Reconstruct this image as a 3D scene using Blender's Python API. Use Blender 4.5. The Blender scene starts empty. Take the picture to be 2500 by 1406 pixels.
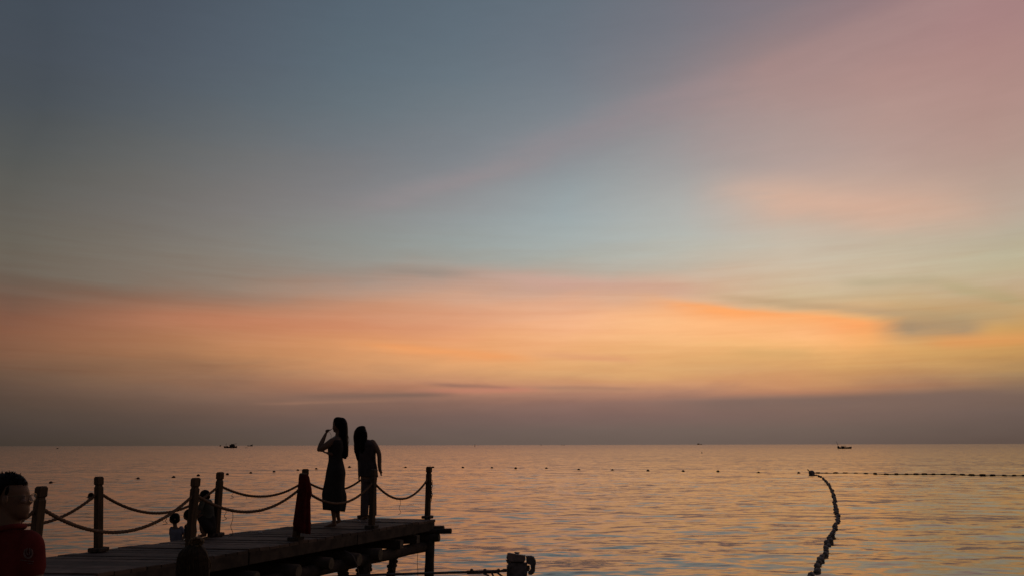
import bpy, bmesh, math, random
import numpy as np
from mathutils import Vector, Matrix
random.seed(7); RNG = np.random.default_rng(7)
R = math.radians
SC = bpy.context.scene; COL = SC.collection

# ------------------------------------------------------------------ camera
W0, H0, F = 2500.0, 1406.0, 1853.0          # the photograph's frame and focal length in its pixels
PITCH, ROLL, CAMZ = R(11.66), R(-0.13), 2.2
cam = bpy.data.cameras.new('camera'); cam.sensor_width = 36; cam.lens = 36 * F / W0
cam.clip_start = 0.05; cam.clip_end = 60000
camo = bpy.data.objects.new('camera', cam); COL.objects.link(camo); SC.camera = camo
camo.matrix_world = Matrix.Translation((0, 0, CAMZ)) @ Matrix.Rotation(R(90) + PITCH, 4, 'X') @ Matrix.Rotation(ROLL, 4, 'Z')
CR = np.array(camo.matrix_world.to_3x3())

def ray(px, py):
    d = CR @ np.array([(px - W0 / 2) / F, -(py - H0 / 2) / F, -1.0])
    return d
def at_z(px, py, z):                         # where that line of sight meets the level z
    d = ray(px, py); t = (z - CAMZ) / d[2]
    return np.array([0, 0, CAMZ]) + d * t
def at_y(px, py, y):                         # where it meets the upright plane at distance y
    d = ray(px, py); t = y / d[1]
    return np.array([0, 0, CAMZ]) + d * t
def azel(px, py):
    d = ray(px, py); d = d / np.linalg.norm(d)
    return math.degrees(math.atan2(d[0], d[1])), math.degrees(math.asin(d[2]))

# ------------------------------------------------------------------ view
SC.view_settings.view_transform = 'Standard'; SC.view_settings.look = 'None'
SC.view_settings.exposure = 0; SC.view_settings.gamma = 1
SC.view_settings.use_curve_mapping = False

# ------------------------------------------------------------------ sky after sunset
def lin(c):
    return [((v / 255) / 12.92 if v / 255 <= .04045 else ((v / 255 + .055) / 1.055) ** 2.4) for v in c]
XS = [0, 500, 1000, 1500, 2000, 2500]
SKY = {   # heights in the photograph -> sky colour in each of the six directions
  -900: [(48,56,70), (52,62,78), (60,72,88), (72,80,96), (92,86,100), (104,92,104)],
  -300: [(58,65,76), (64,74,88), (74,87,102), (88,96,112), (118,104,116), (138,114,122)],
    0: [(66,74,84), (78,88,100), (90,104,116), (106,114,124), (138,120,126), (164,124,126)],
   60: [(67,75,84), (80,90,101), (93,107,118), (110,116,126), (140,124,128), (170,130,128)],
  120: [(69,76,85), (83,92,103), (96,110,121), (115,120,129), (160,132,130), (172,134,130)],
  250: [(72,78,84), (90,98,105), (106,118,126), (128,131,138), (174,146,140), (176,142,134)],
  400: [(86,87,84), (108,109,109), (124,127,132), (146,151,154), (182,160,152), (180,152,140)],
  500: [(97,93,86), (119,115,112), (140,139,140), (160,169,170), (204,174,156), (184,166,150)],
  580: [(103,97,87), (127,121,114), (146,152,150), (170,178,176), (199,184,165), (184,174,152)],
  640: [(107,98,87), (134,124,113), (154,150,142), (180,176,164), (206,189,166), (190,178,147)],
  690: [(108,93,81), (138,121,107), (178,148,132), (205,172,152), (206,182,150), (194,171,140)],
  740: [(116,87,72), (154,113, 91), (206,157,128), (224,174,142), (206,178,138), (194,161,116)],
  780: [(130,89,70), (174,119, 90), (217,154,117), (246,184,140), (244,182,122), (197,156,102)],
  830: [(133,91,69), (184,127, 91), (227,158,110), (243,181,128), (240,187,117), (206,156, 92)],
  870: [(123,89,69), (180,127, 89), (226,160,108), (232,174,118), (224,172,108), (196,150, 92)],
  910: [(107,82,66), (155,113, 84), (204,148,106), (218,166,113), (208,154,102), (172,134, 90)],
  945: [(96,76,64), (138,104, 84), (182,128,100), (194,140,108), (190,134,100), (136,108, 88)],
  975: [(86,70,60), (118, 92, 78), (144,108, 92), (150,114,100), (144,112, 96), (114, 94, 84)],
 1010: [(78,66,58), (102, 82, 72), (120, 95, 86), (130,102, 94), (124,100, 90), (108, 90, 82)],
 1050: [(70,60,54), ( 90, 76, 68), (106, 89, 82), (114, 97, 89), (112, 95, 86), (100, 84, 76)],
 1086: [(64,55,48), ( 84, 71, 62), (100, 85, 77), (106, 91, 83), (104, 88, 80), ( 94, 78, 70)],
}
def cr(xs, vs, x):                            # smooth curve through the samples
    i = max(0, min(len(xs) - 2, int(np.searchsorted(xs, x)) - 1))
    t = min(1, max(0, (x - xs[i]) / (xs[i + 1] - xs[i])))
    p1, p2 = vs[i], vs[i + 1]; p0 = vs[max(0, i - 1)]; p3 = vs[min(len(vs) - 1, i + 2)]
    return p1 + .5 * t * (p2 - p0 + t * (2 * p0 - 5 * p1 + 4 * p2 - p3 + t * (3 * (p1 - p2) + p3 - p0)))
YS = sorted(SKY); TAB = np.array([[c for c in SKY[y]] for y in YS], float)
def sky_rgb(px, py):
    row = np.array([[cr(YS, TAB[:, j, k], py) for k in range(3)] for j in range(len(XS))])
    return np.array([cr(XS, row[:, k], px) for k in range(3)])
def pix(az, el):                              # direction -> photograph position
    d = np.array([math.sin(R(az)) * math.cos(R(el)), math.cos(R(az)) * math.cos(R(el)), math.sin(R(el))])
    c = CR.T @ d
    return W0 / 2 - c[0] / c[2] * F, H0 / 2 + c[1] / c[2] * F

world = bpy.data.worlds.new('World'); SC.world = world; world.use_nodes = True
NT = world.node_tree; NT.nodes.clear()
class NB:                                     # tiny helper for node sums
    def __init__(s, nt): s.nt = nt
    def n(s, t, **k):
        o = s.nt.nodes.new(t)
        for a, v in k.items(): setattr(o, a, v)
        return o
    def put(s, sock, v):
        if hasattr(v, 'is_output') or isinstance(v, bpy.types.NodeSocket): s.nt.links.new(v, sock)
        else: sock.default_value = v
    def m(s, op, a, b=0.0, c=0.0, clamp=False):
        o = s.n('ShaderNodeMath', operation=op); o.use_clamp = clamp
        for i, v in enumerate((a, b, c)): s.put(o.inputs[i], v)
        return o.outputs[0]
    def vec(s, x, y, z=0.0):
        o = s.n('ShaderNodeCombineXYZ')
        for i, v in enumerate((x, y, z)): s.put(o.inputs[i], v)
        return o.outputs[0]
    def sep(s, v):
        o = s.n('ShaderNodeSeparateXYZ'); s.put(o.inputs[0], v); return o.outputs
    def noise(s, v, scale, detail=3, rough=.55, dist=0):
        o = s.n('ShaderNodeTexNoise'); s.put(o.inputs['Vector'], v)
        o.inputs['Scale'].default_value = scale; o.inputs['Detail'].default_value = detail
        o.inputs['Roughness'].default_value = rough; o.inputs['Distortion'].default_value = dist
        return o
    def mix(s, f, a, b, blend='MIX'):
        o = s.n('ShaderNodeMix', data_type='RGBA', blend_type=blend)
        s.put(o.inputs[0], f); s.put(o.inputs[6], a); s.put(o.inputs[7], b); return o.outputs[2]
    def step(s, x, a, b):                     # smoothstep
        o = s.n('ShaderNodeMapRange', interpolation_type='SMOOTHSTEP'); s.put(o.inputs[0], x)
        o.inputs[1].default_value = a; o.inputs[2].default_value = b; return o.outputs[0]
    def ramp(s, f, stops):
        o = s.n('ShaderNodeValToRGB'); e = o.color_ramp.elements
        while len(e) < len(stops): e.new(.5)
        for q, (p, c) in zip(e, stops): q.position = p; q.color = (*c[:3], 1)
        s.put(o.inputs[0], f); return o.outputs[0]
w = NB(NT)
tc = w.n('ShaderNodeTexCoord'); X, Y, Z = w.sep(tc.outputs['Generated'])
DEG = 180 / math.pi
az0 = w.m('MULTIPLY', w.m('ARCTAN2', X, Y), DEG); el0 = w.m('MULTIPLY', w.m('ARCSINE', Z), DEG)
el0 = w.m('ABSOLUTE', el0)
# wind-drawn feathering of every edge in the sky
wv = w.vec(w.m('MULTIPLY', az0, .05), w.m('SUBTRACT', w.m('MULTIPLY', el0, .22), w.m('MULTIPLY', az0, .006)), 0.0)
n1 = w.noise(wv, 1.0, 2, .5, .3); n2 = w.noise(wv, 3.1, 4, .6, .4)
low = w.m('MULTIPLY', w.step(el0, .5, 7.0), 1.0)
k1 = w.m('MULTIPLY', w.m('SUBTRACT', n1.outputs[0], .5), 2.6); k2 = w.m('MULTIPLY', w.m('SUBTRACT', n2.outputs[0], .5), 1.25)
el = w.m('ADD', el0, w.m('MULTIPLY', w.m('ADD', k1, k2), w.m('MULTIPLY_ADD', low, .85, .12)))
az = w.m('ADD', az0, w.m('MULTIPLY', k1, 1.6))
NA = 10; AZS = [azel(x, 900)[0] for x in np.linspace(0, 2500, NA)]
ELS = [-1, .2, 1, 2, 3, 3.7, 4.4, 5.2, 6, 7, 8, 9, 10, 11, 12, 13, 14, 15, 16.5, 18, 20, 22, 24.5, 27, 30, 33, 40, 50, 62, 90]
EM = 90.0
def column(a, tint=None):
    st = []
    for e in ELS:
        px, py = pix(a, max(0.0, min(e, 56)))
        px = min(2500, max(0, px)); py = max(-900, min(1086, py))
        c = lin(np.clip(sky_rgb(px, py), 8, 255))
        st.append((((e + 1) / (EM + 1)) ** .5, c))
    return st
fac = w.m('POWER', w.m('DIVIDE', w.m('ADD', w.m('MAXIMUM', el, -1.0), 1.0), EM + 1), .5)
cols = [column(a) for a in AZS]
sky = w.ramp(fac, cols[0])
for i in range(1, NA):
    t = w.m('DIVIDE', w.m('SUBTRACT', az, AZS[i - 1]), AZS[i] - AZS[i - 1], clamp=True)
    sky = w.mix(t, sky, w.ramp(fac, cols[i]))
# the right-hand glow dies away towards the dusky side behind the viewer
sky = w.mix(w.step(az0, AZS[-1] + 2, 120), sky, w.ramp(fac, cols[0]))
# dusk deepens steadily away from the afterglow
away = w.m('MULTIPLY_ADD', w.step(w.m('ABSOLUTE', az0), 30, 150), -.38, 1.0)
# thin clouds: (start, end, half width up, half width down in degrees, colour, strength)
STREAKS = [
  ((1560,262), (2560,-140), .8, 4.5, (178,144,139), .34),
  ((1150,420), (1800,170), 1.3, 1.6, (150,136,140), .40),
  ((880,500), (1330,385), .8, .8, (152,140,142), .40),
  ((1760,470), (2420,520), 1.3, 1.2, (218,176,152), .55),
  ((880,655), (1150,672), .35, .30, (146,132,122), .5),
  ((1150,668), (1700,708), .55, .6, (206,162,146), .50),
  ((1600,736), (2215,800), .34, 1.7, (253,168,102), .95),
  ((1480,775), (2080,815), .8, 1.1, (253,192,136), .55),
  ((1750,722), (2260,768), .35, .35, (190,160,124), .70),
  ((2150,800), (2400,796), .85, .9, (164,142,114), .95),
  ((2180,770), (2480,770), .6, .5, (180,158,120), .60),
  ((2060,688), (2300,684), .4, .35, (180,164,132), .55),
  ((2280,690), (2520,735), .4, .35, (178,164,122), .50),
  ((2240,835), (2600,826), .45, .45, (222,152, 90), .75),
  ((880,842), (1290,872), .35, .45, (240,160,100), .70),
  ((250,770), (1200,790), 1.0, .8, (206,134,100), .35),
  ((1300,862), (1560,880), .30, .25, (222,158,116), .60),
  ((1780,862), (1980,870), .35, .35, (214,166,108), .55),
  ((1050,938), (1270,948), .16, .16, (150,112, 96), .75),
  ((1020,956), (1330,948), .22, .22, (198,128,104), .60),
  ((700,968), (1120,962), .22, .22, (124, 98, 86), .75),
  ((640,984), (960,978), .12, .10, (150,112, 92), .60),
  ((1280,944), (1560,948), .16, .16, (166,124,102), .60),
  ((1640,985), (2500,955), .35, .9, (118, 98, 90), .65),
]
fine = w.m('MULTIPLY_ADD', n2.outputs[0], 1.3, .35, clamp=False)
elS = w.m('ADD', el0, w.m('MULTIPLY', w.m('ADD', w.m('MULTIPLY', k1, .4), w.m('MULTIPLY', k2, .5)), w.m('MULTIPLY_ADD', low, .5, .12)))
azS = w.m('ADD', az0, w.m('MULTIPLY', k2, 1.2))
for p0, p1, wu, wd, c, s in STREAKS:
    a0, e0 = azel(*p0); a1, e1 = azel(*p1); L = math.hypot(a1 - a0, e1 - e0); dx, dy = (a1 - a0) / L, (e1 - e0) / L
    da = w.m('SUBTRACT', azS, a0); de = w.m('SUBTRACT', elS, e0)
    u = w.m('DIVIDE', w.m('ADD', w.m('MULTIPLY', da, dx), w.m('MULTIPLY', de, dy)), L)
    v = w.m('SUBTRACT', w.m('MULTIPLY', de, dx), w.m('MULTIPLY', da, dy))
    up = w.m('GREATER_THAN', v, 0.0)
    wid = w.m('MULTIPLY_ADD', up, wu - wd, wd)
    q = w.m('DIVIDE', v, wid)
    g = w.m('EXPONENT', w.m('MULTIPLY', w.m('MULTIPLY', q, q), -1.0))
    ends = w.m('MULTIPLY', w.step(u, -.18, .30), w.step(w.m('SUBTRACT', 1.0, u), -.14, .22))
    f = w.m('MULTIPLY', w.m('MULTIPLY', g, ends), w.m('MULTIPLY', fine, s), clamp=True)
    sky = w.mix(f, sky, (*lin(c), 1))
# faint cirrus grain over all of it
gr = w.m('MULTIPLY_ADD', w.m('SUBTRACT', w.noise(wv, 7.0, 3, .62, .3).outputs[0], .5), .06, 1.0)
g2 = w.m('MULTIPLY', gr, w.m('MULTIPLY_ADD', w.m('SUBTRACT', n2.outputs[0], .5), .07, 1.0))
sc_ = w.n('ShaderNodeVectorMath', operation='SCALE'); NT.links.new(sky, sc_.inputs[0]); NT.links.new(w.m('MULTIPLY', g2, away), sc_.inputs['Scale'])
wv3 = w.vec(w.m('MULTIPLY', az0, .055), w.m('ADD', w.m('MULTIPLY', el0, 1.15), w.m('MULTIPLY', az0, .012)), 5.0)
lay = w.m('MULTIPLY', w.m('SUBTRACT', w.noise(wv3, 1.0, 4, .6, .5).outputs[0], .5), w.m('MULTIPLY', w.step(el0, 1.5, 4.5), w.m('SUBTRACT', 1.0, w.step(el0, 10.0, 19.0))))
sc2 = w.n('ShaderNodeVectorMath', operation='MULTIPLY_ADD'); sc2.inputs[0].default_value = (0, 0, 0)
sc3 = w.vec(w.m('MULTIPLY_ADD', lay, .16, 1.0), w.m('MULTIPLY_ADD', lay, .34, 1.0), w.m('MULTIPLY_ADD', lay, .42, 1.0))
NT.links.new(sc_.outputs[0], sc2.inputs[0]); NT.links.new(sc3, sc2.inputs[1]); sc_ = sc2
bg = w.n('ShaderNodeBackground'); NT.links.new(sc_.outputs[0], bg.inputs[0]); bg.inputs[1].default_value = 1.0
out = w.n('ShaderNodeOutputWorld'); NT.links.new(bg.outputs[0], out.inputs[0])
world.cycles.sampling_method = 'MANUAL'; world.cycles.sample_map_resolution = 512

# the sun is already below the horizon: the sky is the only light
SC.cycles.max_bounces = 4; SC.cycles.diffuse_bounces = 2; SC.cycles.glossy_bounces = 3

# ------------------------------------------------------------------ materials
def mat(name, c, rough=.7, var=.25, scale=6, stretch=(1, 1, 1), c2=None, bump=0, spec=.3, metal=0, each=0):
    m = bpy.data.materials.new(name); m.use_nodes = True; nt = m.node_tree
    b = NB(nt); p = nt.nodes['Principled BSDF']
    co = b.n('ShaderNodeTexCoord'); mp = b.n('ShaderNodeMapping'); nt.links.new(co.outputs['Object'], mp.inputs[0])
    mp.inputs['Scale'].default_value = stretch
    no = b.noise(mp.outputs[0], scale, 5, .6)
    c2 = c2 or [v * (1 - var) for v in c]; c1 = [v * (1 + var) for v in c] if c2 is None else c
    col = b.mix(b.step(no.outputs[0], .3, .7), (*c1, 1), (*c2, 1))
    if each:                                   # every board weathers a little differently
        oi = b.n('ShaderNodeObjectInfo'); col = b.mix(1.0, col, b.ramp(oi.outputs['Random'], [(0, [1 - each] * 3), (1, [1 + each * .9, 1 + each * .8, 1 + each * .7])]), 'MULTIPLY')
    nt.links.new(col, p.inputs['Base Color'])
    p.inputs['Roughness'].default_value = rough; p.inputs['Specular IOR Level'].default_value = spec
    p.inputs['Metallic'].default_value = metal
    if bump:
        bp = b.n('ShaderNodeBump'); bp.inputs['Strength'].default_value = .6; bp.inputs['Distance'].default_value = bump
        nt.links.new(no.outputs[0], bp.inputs['Height']); nt.links.new(bp.outputs[0], p.inputs['Normal'])
    return m
M = dict(
  plank=mat('weathered_plank', (.15, .102, .08), .75, scale=5, stretch=(1, 1, 1), c2=(.07, .049, .039), bump=.004, each=.45),
  beam=mat('old_beam', (.095, .07, .054), .85, scale=7, c2=(.04, .03, .024), bump=.006),
  log=mat('log_wood', (.085, .062, .048), .9, scale=9, c2=(.035, .027, .021), bump=.006),
  cut=mat('sawn_log_end', (.16, .13, .09), .9, scale=14, c2=(.08, .06, .045)),
  post=mat('post_wood', (.12, .072, .038), .7, scale=6, stretch=(6, 6, .6), c2=(.06, .036, .02), bump=.002, each=.25),
  rope=mat('hemp_rope', (.2, .12, .075), .9, scale=40, c2=(.11, .065, .04)),
  twine=mat('twine', (.1, .07, .05), .9, scale=40),
  iron=mat('rusty_iron', (.06, .04, .03), .6, scale=30, c2=(.03, .02, .016), metal=.4),
  redcloth=mat('red_cotton', (.11, .014, .012), .95, scale=9, c2=(.06, .009, .009), spec=.1),
  skin=mat('skin', (.2, .115, .075), .6, scale=8, c2=(.16, .09, .06)),
  hair=mat('black_hair', (.014, .011, .010), .5, scale=60, stretch=(1, 1, .1), c2=(.006, .005, .005), spec=.05),
  bunhair=mat('brown_hair', (.24, .16, .09), .8, scale=50, c2=(.09, .06, .036), spec=.15),
  bundark=mat('dark_brown_hair', (.07, .048, .03), .8, scale=50, c2=(.03, .021, .014), spec=.15),
  dress=mat('dark_dress_cloth', (.045, .037, .035), .95, scale=12, c2=(.025, .021, .02)),
  top=mat('plum_top_cloth', (.085, .06, .06), .95, scale=12, c2=(.045, .033, .034)),
  trouser=mat('grey_trouser_cloth', (.14, .105, .105), .95, scale=12, c2=(.085, .065, .065)),
  redshirt=mat('red_jersey', (.17, .026, .022), .95, scale=10, c2=(.11, .016, .014), spec=.1),
  white=mat('white_print', (.22, .15, .14), .9, scale=60, c2=(.10, .05, .045)),
  greyshirt=mat('grey_shirt_cloth', (.11, .105, .085), .95, scale=10, c2=(.07, .066, .055)),
  paleshirt=mat('pale_blue_shirt_cloth', (.2, .2, .25), .95, scale=10, c2=(.13, .13, .17)),
  shorts=mat('dark_shorts_cloth', (.03, .025, .024), .95, scale=10),
  frame=mat('gold_spectacle_frame', (.3, .2, .11), .35, scale=10, metal=.7),
  lens=mat('spectacle_lens', (.05, .05, .05), .1, scale=5),
  foam=mat('foam_float', (.34, .28, .25), .85, scale=10, c2=(.10, .08, .07)),
  buoy=mat('dark_buoy', (.05, .022, .014), .6, scale=10, c2=(.03, .014, .01)),
  engine=mat('engine_casing', (.19, .155, .155), .5, scale=14, c2=(.08, .065, .065)),
  tank=mat('engine_tank_paint', (.3, .22, .2), .5, scale=10, c2=(.17, .13, .12)),
  steel=mat('shaft_steel', (.14, .12, .12), .45, scale=20, c2=(.08, .065, .06), metal=.5),
  hull=mat('boat_hull_paint', (.05, .032, .024), .6, scale=3, c2=(.03, .02, .016)),
  cabin=mat('boat_cabin_paint', (.06, .045, .05), .6, scale=3, c2=(.04, .03, .034)),
  sand=mat('beach_sand', (.26, .2, .14), .95, scale=3, c2=(.2, .15, .105)),
  litter=mat('pale_scrap', (.55, .5, .46), .7, scale=10),
  bird=mat('bird_plumage', (.06, .04, .03), .8, scale=10),
)

M['clear'] = mat('clear_lens', (.6, .6, .6), .05, scale=5); M['clear'].node_tree.nodes['Principled BSDF'].inputs['Alpha'].default_value = .12
# ------------------------------------------------------------------ mesh helpers
def put(name, verts, faces, m, parent=None, smooth=False, origin=None):
    me = bpy.data.meshes.new(name); v = np.asarray(verts, float)
    o0 = np.array(origin if origin is not None else (parent['_o'] if parent is not None and '_o' in parent else (0, 0, 0)))
    me.from_pydata((v - o0).tolist(), [], [list(map(int, f)) for f in faces]); me.materials.append(m)
    if smooth: me.polygons.foreach_set('use_smooth', [True] * len(me.polygons))
    me.update(); o = bpy.data.objects.new(name, me); COL.objects.link(o)
    if parent is not None: o.parent = parent
    elif origin is not None: o.location = o0
    o['_o'] = [float(q) for q in o0]
    return o
def thing(name, loc, label, cat, group=None):
    o = bpy.data.objects.new(name, None); COL.objects.link(o); o.location = loc; o.empty_display_size = .2
    o['_o'] = [float(q) for q in loc]
    return tag(o, label, cat, group)
def tag(o, label=None, cat=None, group=None, kind=None):
    if label: o['label'] = label
    if cat: o['category'] = cat
    if group: o['group'] = group
    if kind: o['kind'] = kind
    return o
class G:                                      # geometry gatherer, in world coordinates
    def __init__(s): s.v = []; s.f = []
    def add(s, v, f):
        n = len(s.v); s.v += [tuple(q) for q in v]; s.f += [[i + n for i in q] for q in f]; return s
    def box(s, c, ax, ay, az, bev=0):          # centre and three half-axis vectors
        c, ax, ay, az = map(np.asarray, (c, ax, ay, az))
        if not bev:
            v = [c + i * ax + j * ay + k * az for k in (-1, 1) for j in (-1, 1) for i in (-1, 1)]
            return s.add(v, [(0, 2, 3, 1), (4, 5, 7, 6), (0, 1, 5, 4), (2, 6, 7, 3), (0, 4, 6, 2), (1, 3, 7, 5)])
        lx, ly, lz = (np.linalg.norm(q) for q in (ax, ay, az))
        b = bev; prof = [(-1, b), (-1 + 2 * 0, 0)]
        rings = []
        for k, ins in ((-1, b), (-1 + b / lz, 0), (1 - b / lz, 0), (1, b)):
            px, py = 1 - ins / lx, 1 - ins / ly; cx, cy = b / lx, b / ly
            qx, qy = px - cx, py - cy
            rings.append([c + k * az + i * ax + j * ay for i, j in ((-qx, -py), (qx, -py), (px, -qy), (px, qy), (qx, py), (-qx, py), (-px, qy), (-px, -qy))])
        return s.rings(rings)
    def rings(s, rs, cap0=True, cap1=True, closed=True):
        n = len(rs[0]); v = [p for r in rs for p in r]; f = []
        for i in range(len(rs) - 1):
            for j in range(n if closed else n - 1):
                k = (j + 1) % n; f.append((i * n + j, i * n + k, (i + 1) * n + k, (i + 1) * n + j))
        if cap0: f.append(tuple(range(n - 1, -1, -1)))
        if cap1: f.append(tuple((len(rs) - 1) * n + j for j in range(n)))
        return s.add(v, f)
    def tube(s, pts, rad, n=8, dome=True, twist=0, lobes=0, lobe=.0, flat=1.0):
        pts = [np.asarray(p, float) for p in pts]; N = len(pts)
        if np.isscalar(rad): rad = [rad] * N
        rad = list(rad)
        T = []
        for i in range(N):
            t = pts[min(N - 1, i + 1)] - pts[max(0, i - 1)]; T.append(t / (np.linalg.norm(t) + 1e-9))
        if dome:
            P2, R2, T2 = [], [], []
            for q in (math.cos(R(80)), math.cos(R(45))):
                P2.append(pts[0] - T[0] * rad[0] * math.sqrt(1 - q * q)); R2.append(rad[0] * q); T2.append(T[0])
            P2 += pts; R2 += rad; T2 += T
            for q in (math.cos(R(45)), math.cos(R(80))):
                P2.append(pts[-1] + T[-1] * rad[-1] * math.sqrt(1 - q * q)); R2.append(rad[-1] * q); T2.append(T[-1])
            pts, rad, T = P2, R2, T2
        a = np.array([0, 0, 1.0]) if abs(T[0][2]) < .9 else np.array([0, 1.0, 0])
        u = np.cross(a, T[0]); u /= np.linalg.norm(u); rs = []
        L = 0
        for i, p in enumerate(pts):
            u = u - T[i] * np.dot(u, T[i]); u /= np.linalg.norm(u) + 1e-9; v = np.cross(T[i], u)
            if i: L += np.linalg.norm(p - pts[i - 1])
            ring = []
            for j in range(n):
                th = 2 * math.pi * j / n; r = rad[i] * (1 + (lobe * math.cos(lobes * (th + twist * L)) if lobes else 0))
                ring.append(p + u * r * math.cos(th) + v * r * flat * math.sin(th))
            rs.append(ring)
        return s.rings(rs)
    def ell(s, c, r, rot=None, nu=14, nv=10):
        c = np.asarray(c, float); r = np.asarray(r, float); rs = []
        Q = np.array(rot) if rot is not None else np.eye(3)
        for i in range(1, nv):
            ph = math.pi * i / nv; rs.append([c + Q @ (r * np.array([math.sin(ph) * math.cos(2 * math.pi * j / nu), math.sin(ph) * math.sin(2 * math.pi * j / nu), -math.cos(ph)])) for j in range(nu)])
        return s.rings(rs)
    def obj(s, name, m, parent=None, smooth=False, origin=None): return put(name, s.v, s.f, m, parent, smooth, origin)
    def fused(s, name, m, parent=None, voxel=.01, it=4):   # one continuous skin over all the shapes
        o = put('tmp', s.v, s.f, m)
        md = o.modifiers.new('r', 'REMESH'); md.mode = 'VOXEL'; md.voxel_size = voxel; md.use_smooth_shade = True
        sm = o.modifiers.new('s', 'SMOOTH'); sm.factor = .5; sm.iterations = it
        ev = o.evaluated_get(bpy.context.evaluated_depsgraph_get()); me = bpy.data.meshes.new_from_object(ev)
        bpy.data.objects.remove(o)
        o0 = Vector(parent['_o']) if parent is not None else Vector((0, 0, 0))
        me.transform(Matrix.Translation(-o0)); me.name = name; me.materials.clear(); me.materials.append(m)
        me.polygons.foreach_set('use_smooth', [True] * len(me.polygons))
        ob = bpy.data.objects.new(name, me); COL.objects.link(ob); ob.parent = parent; ob['_o'] = list(o0)
        return ob
def spline(pts, n):
    pts = np.asarray(pts, float); out = []; N = len(pts)
    for i in range(N - 1):
        p0, p1, p2, p3 = pts[max(0, i - 1)], pts[i], pts[i + 1], pts[min(N - 1, i + 2)]
        for k in range(n):
            t = k / n
            out.append(p1 + .5 * t * (p2 - p0 + t * (2 * p0 - 5 * p1 + 4 * p2 - p3 + t * (3 * (p1 - p2) + p3 - p0))))
    out.append(pts[-1]); return np.array(out)

# ================================================================== SETTING
# ------------------------------------------------------------------ sea
def water_material():
    m = bpy.data.materials.new('sea_water'); m.use_nodes = True; nt = m.node_tree; b = NB(nt); p = nt.nodes['Principled BSDF']
    g = b.n('ShaderNodeNewGeometry'); px, py, pz = b.sep(g.outputs['Position'])
    def slopes(sx, sy, k, det, seed):
        v = b.vec(b.m('MULTIPLY', px, sx), b.m('MULTIPLY', py, sy), seed)
        o = b.noise(v, 1.0, det, .6, .3).outputs['Color']; a = b.n('ShaderNodeVectorMath', operation='SUBTRACT')
        nt.links.new(o, a.inputs[0]); a.inputs[1].default_value = (.5, .5, .5)
        c = b.n('ShaderNodeVectorMath', operation='MULTIPLY'); nt.links.new(a.outputs[0], c.inputs[0]); c.inputs[1].default_value = k
        return c.outputs[0]
    dist = b.m('SQRT', b.m('ADD', b.m('MULTIPLY', px, px), b.m('MULTIPLY', py, py)))
    # cat's paws: ruffled and slick patches drawn out along the shore
    pat = b.noise(b.vec(b.m('MULTIPLY', px, .035), b.m('MULTIPLY', py, .11), 3.0), 1.0, 4, .55, .4).outputs[0]
    calm = b.m('MULTIPLY_ADD', b.step(dist, 150.0, 2500.0), -.45, 1.0)
    ruff = b.m('MULTIPLY', b.m('MULTIPLY_ADD', b.step(pat, .35, .66), .6, .7), calm)
    far = b.step(dist, 12.0, 160.0)
    s1 = slopes(1.2, 2.7, (.08, .25, 0), 3, 1.0); s2 = slopes(4.5, 9.0, (.04, .08, 0), 2, 7.0); s3 = slopes(.55, 1.5, (.05, .19, 0), 3, 12.0)
    def add(a, c):
        o = b.n('ShaderNodeVectorMath', operation='ADD'); nt.links.new(a, o.inputs[0]); nt.links.new(c, o.inputs[1]); return o.outputs[0]
    tot = add(add(s1, s2), s3)
    sc = b.n('ShaderNodeVectorMath', operation='SCALE'); nt.links.new(tot, sc.inputs[0]); nt.links.new(ruff, sc.inputs['Scale'])
    # a few long low swells catching the dim horizon
    sw = b.step(b.noise(b.vec(b.m('MULTIPLY', px, .022), b.m('MULTIPLY', py, .16), 21.0), 1.0, 3, .5, .3).outputs[0], .64, .72)
    sw = b.m('MULTIPLY', b.m('MULTIPLY', sw, .09), b.m('MULTIPLY', b.step(dist, 35.0, 80.0), b.m('SUBTRACT', 1.0, b.step(dist, 150.0, 260.0))))
    # brighter sky reflection put into the normals: tilted shoreward, strongest at mid distance
    swv = b.vec(0.0, b.m('SUBTRACT', sw, b.m('MULTIPLY', b.m('SUBTRACT', b.step(dist, 10.0, 50.0), b.m('MULTIPLY', b.step(dist, 60.0, 700.0), .75)), .028)), 0.0)
    nn = b.n('ShaderNodeVectorMath', operation='NORMALIZE'); nt.links.new(add(add(g.outputs['Normal'], sc.outputs[0]), swv), nn.inputs[0])
    nt.links.new(nn.outputs[0], p.inputs['Normal'])
    p.inputs['Base Color'].default_value = (.14, .105, .075, 1); p.inputs['IOR'].default_value = 1.45
    nt.links.new(b.m('MULTIPLY_ADD', far, .05, .06), p.inputs['Roughness'])
    return m
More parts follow.
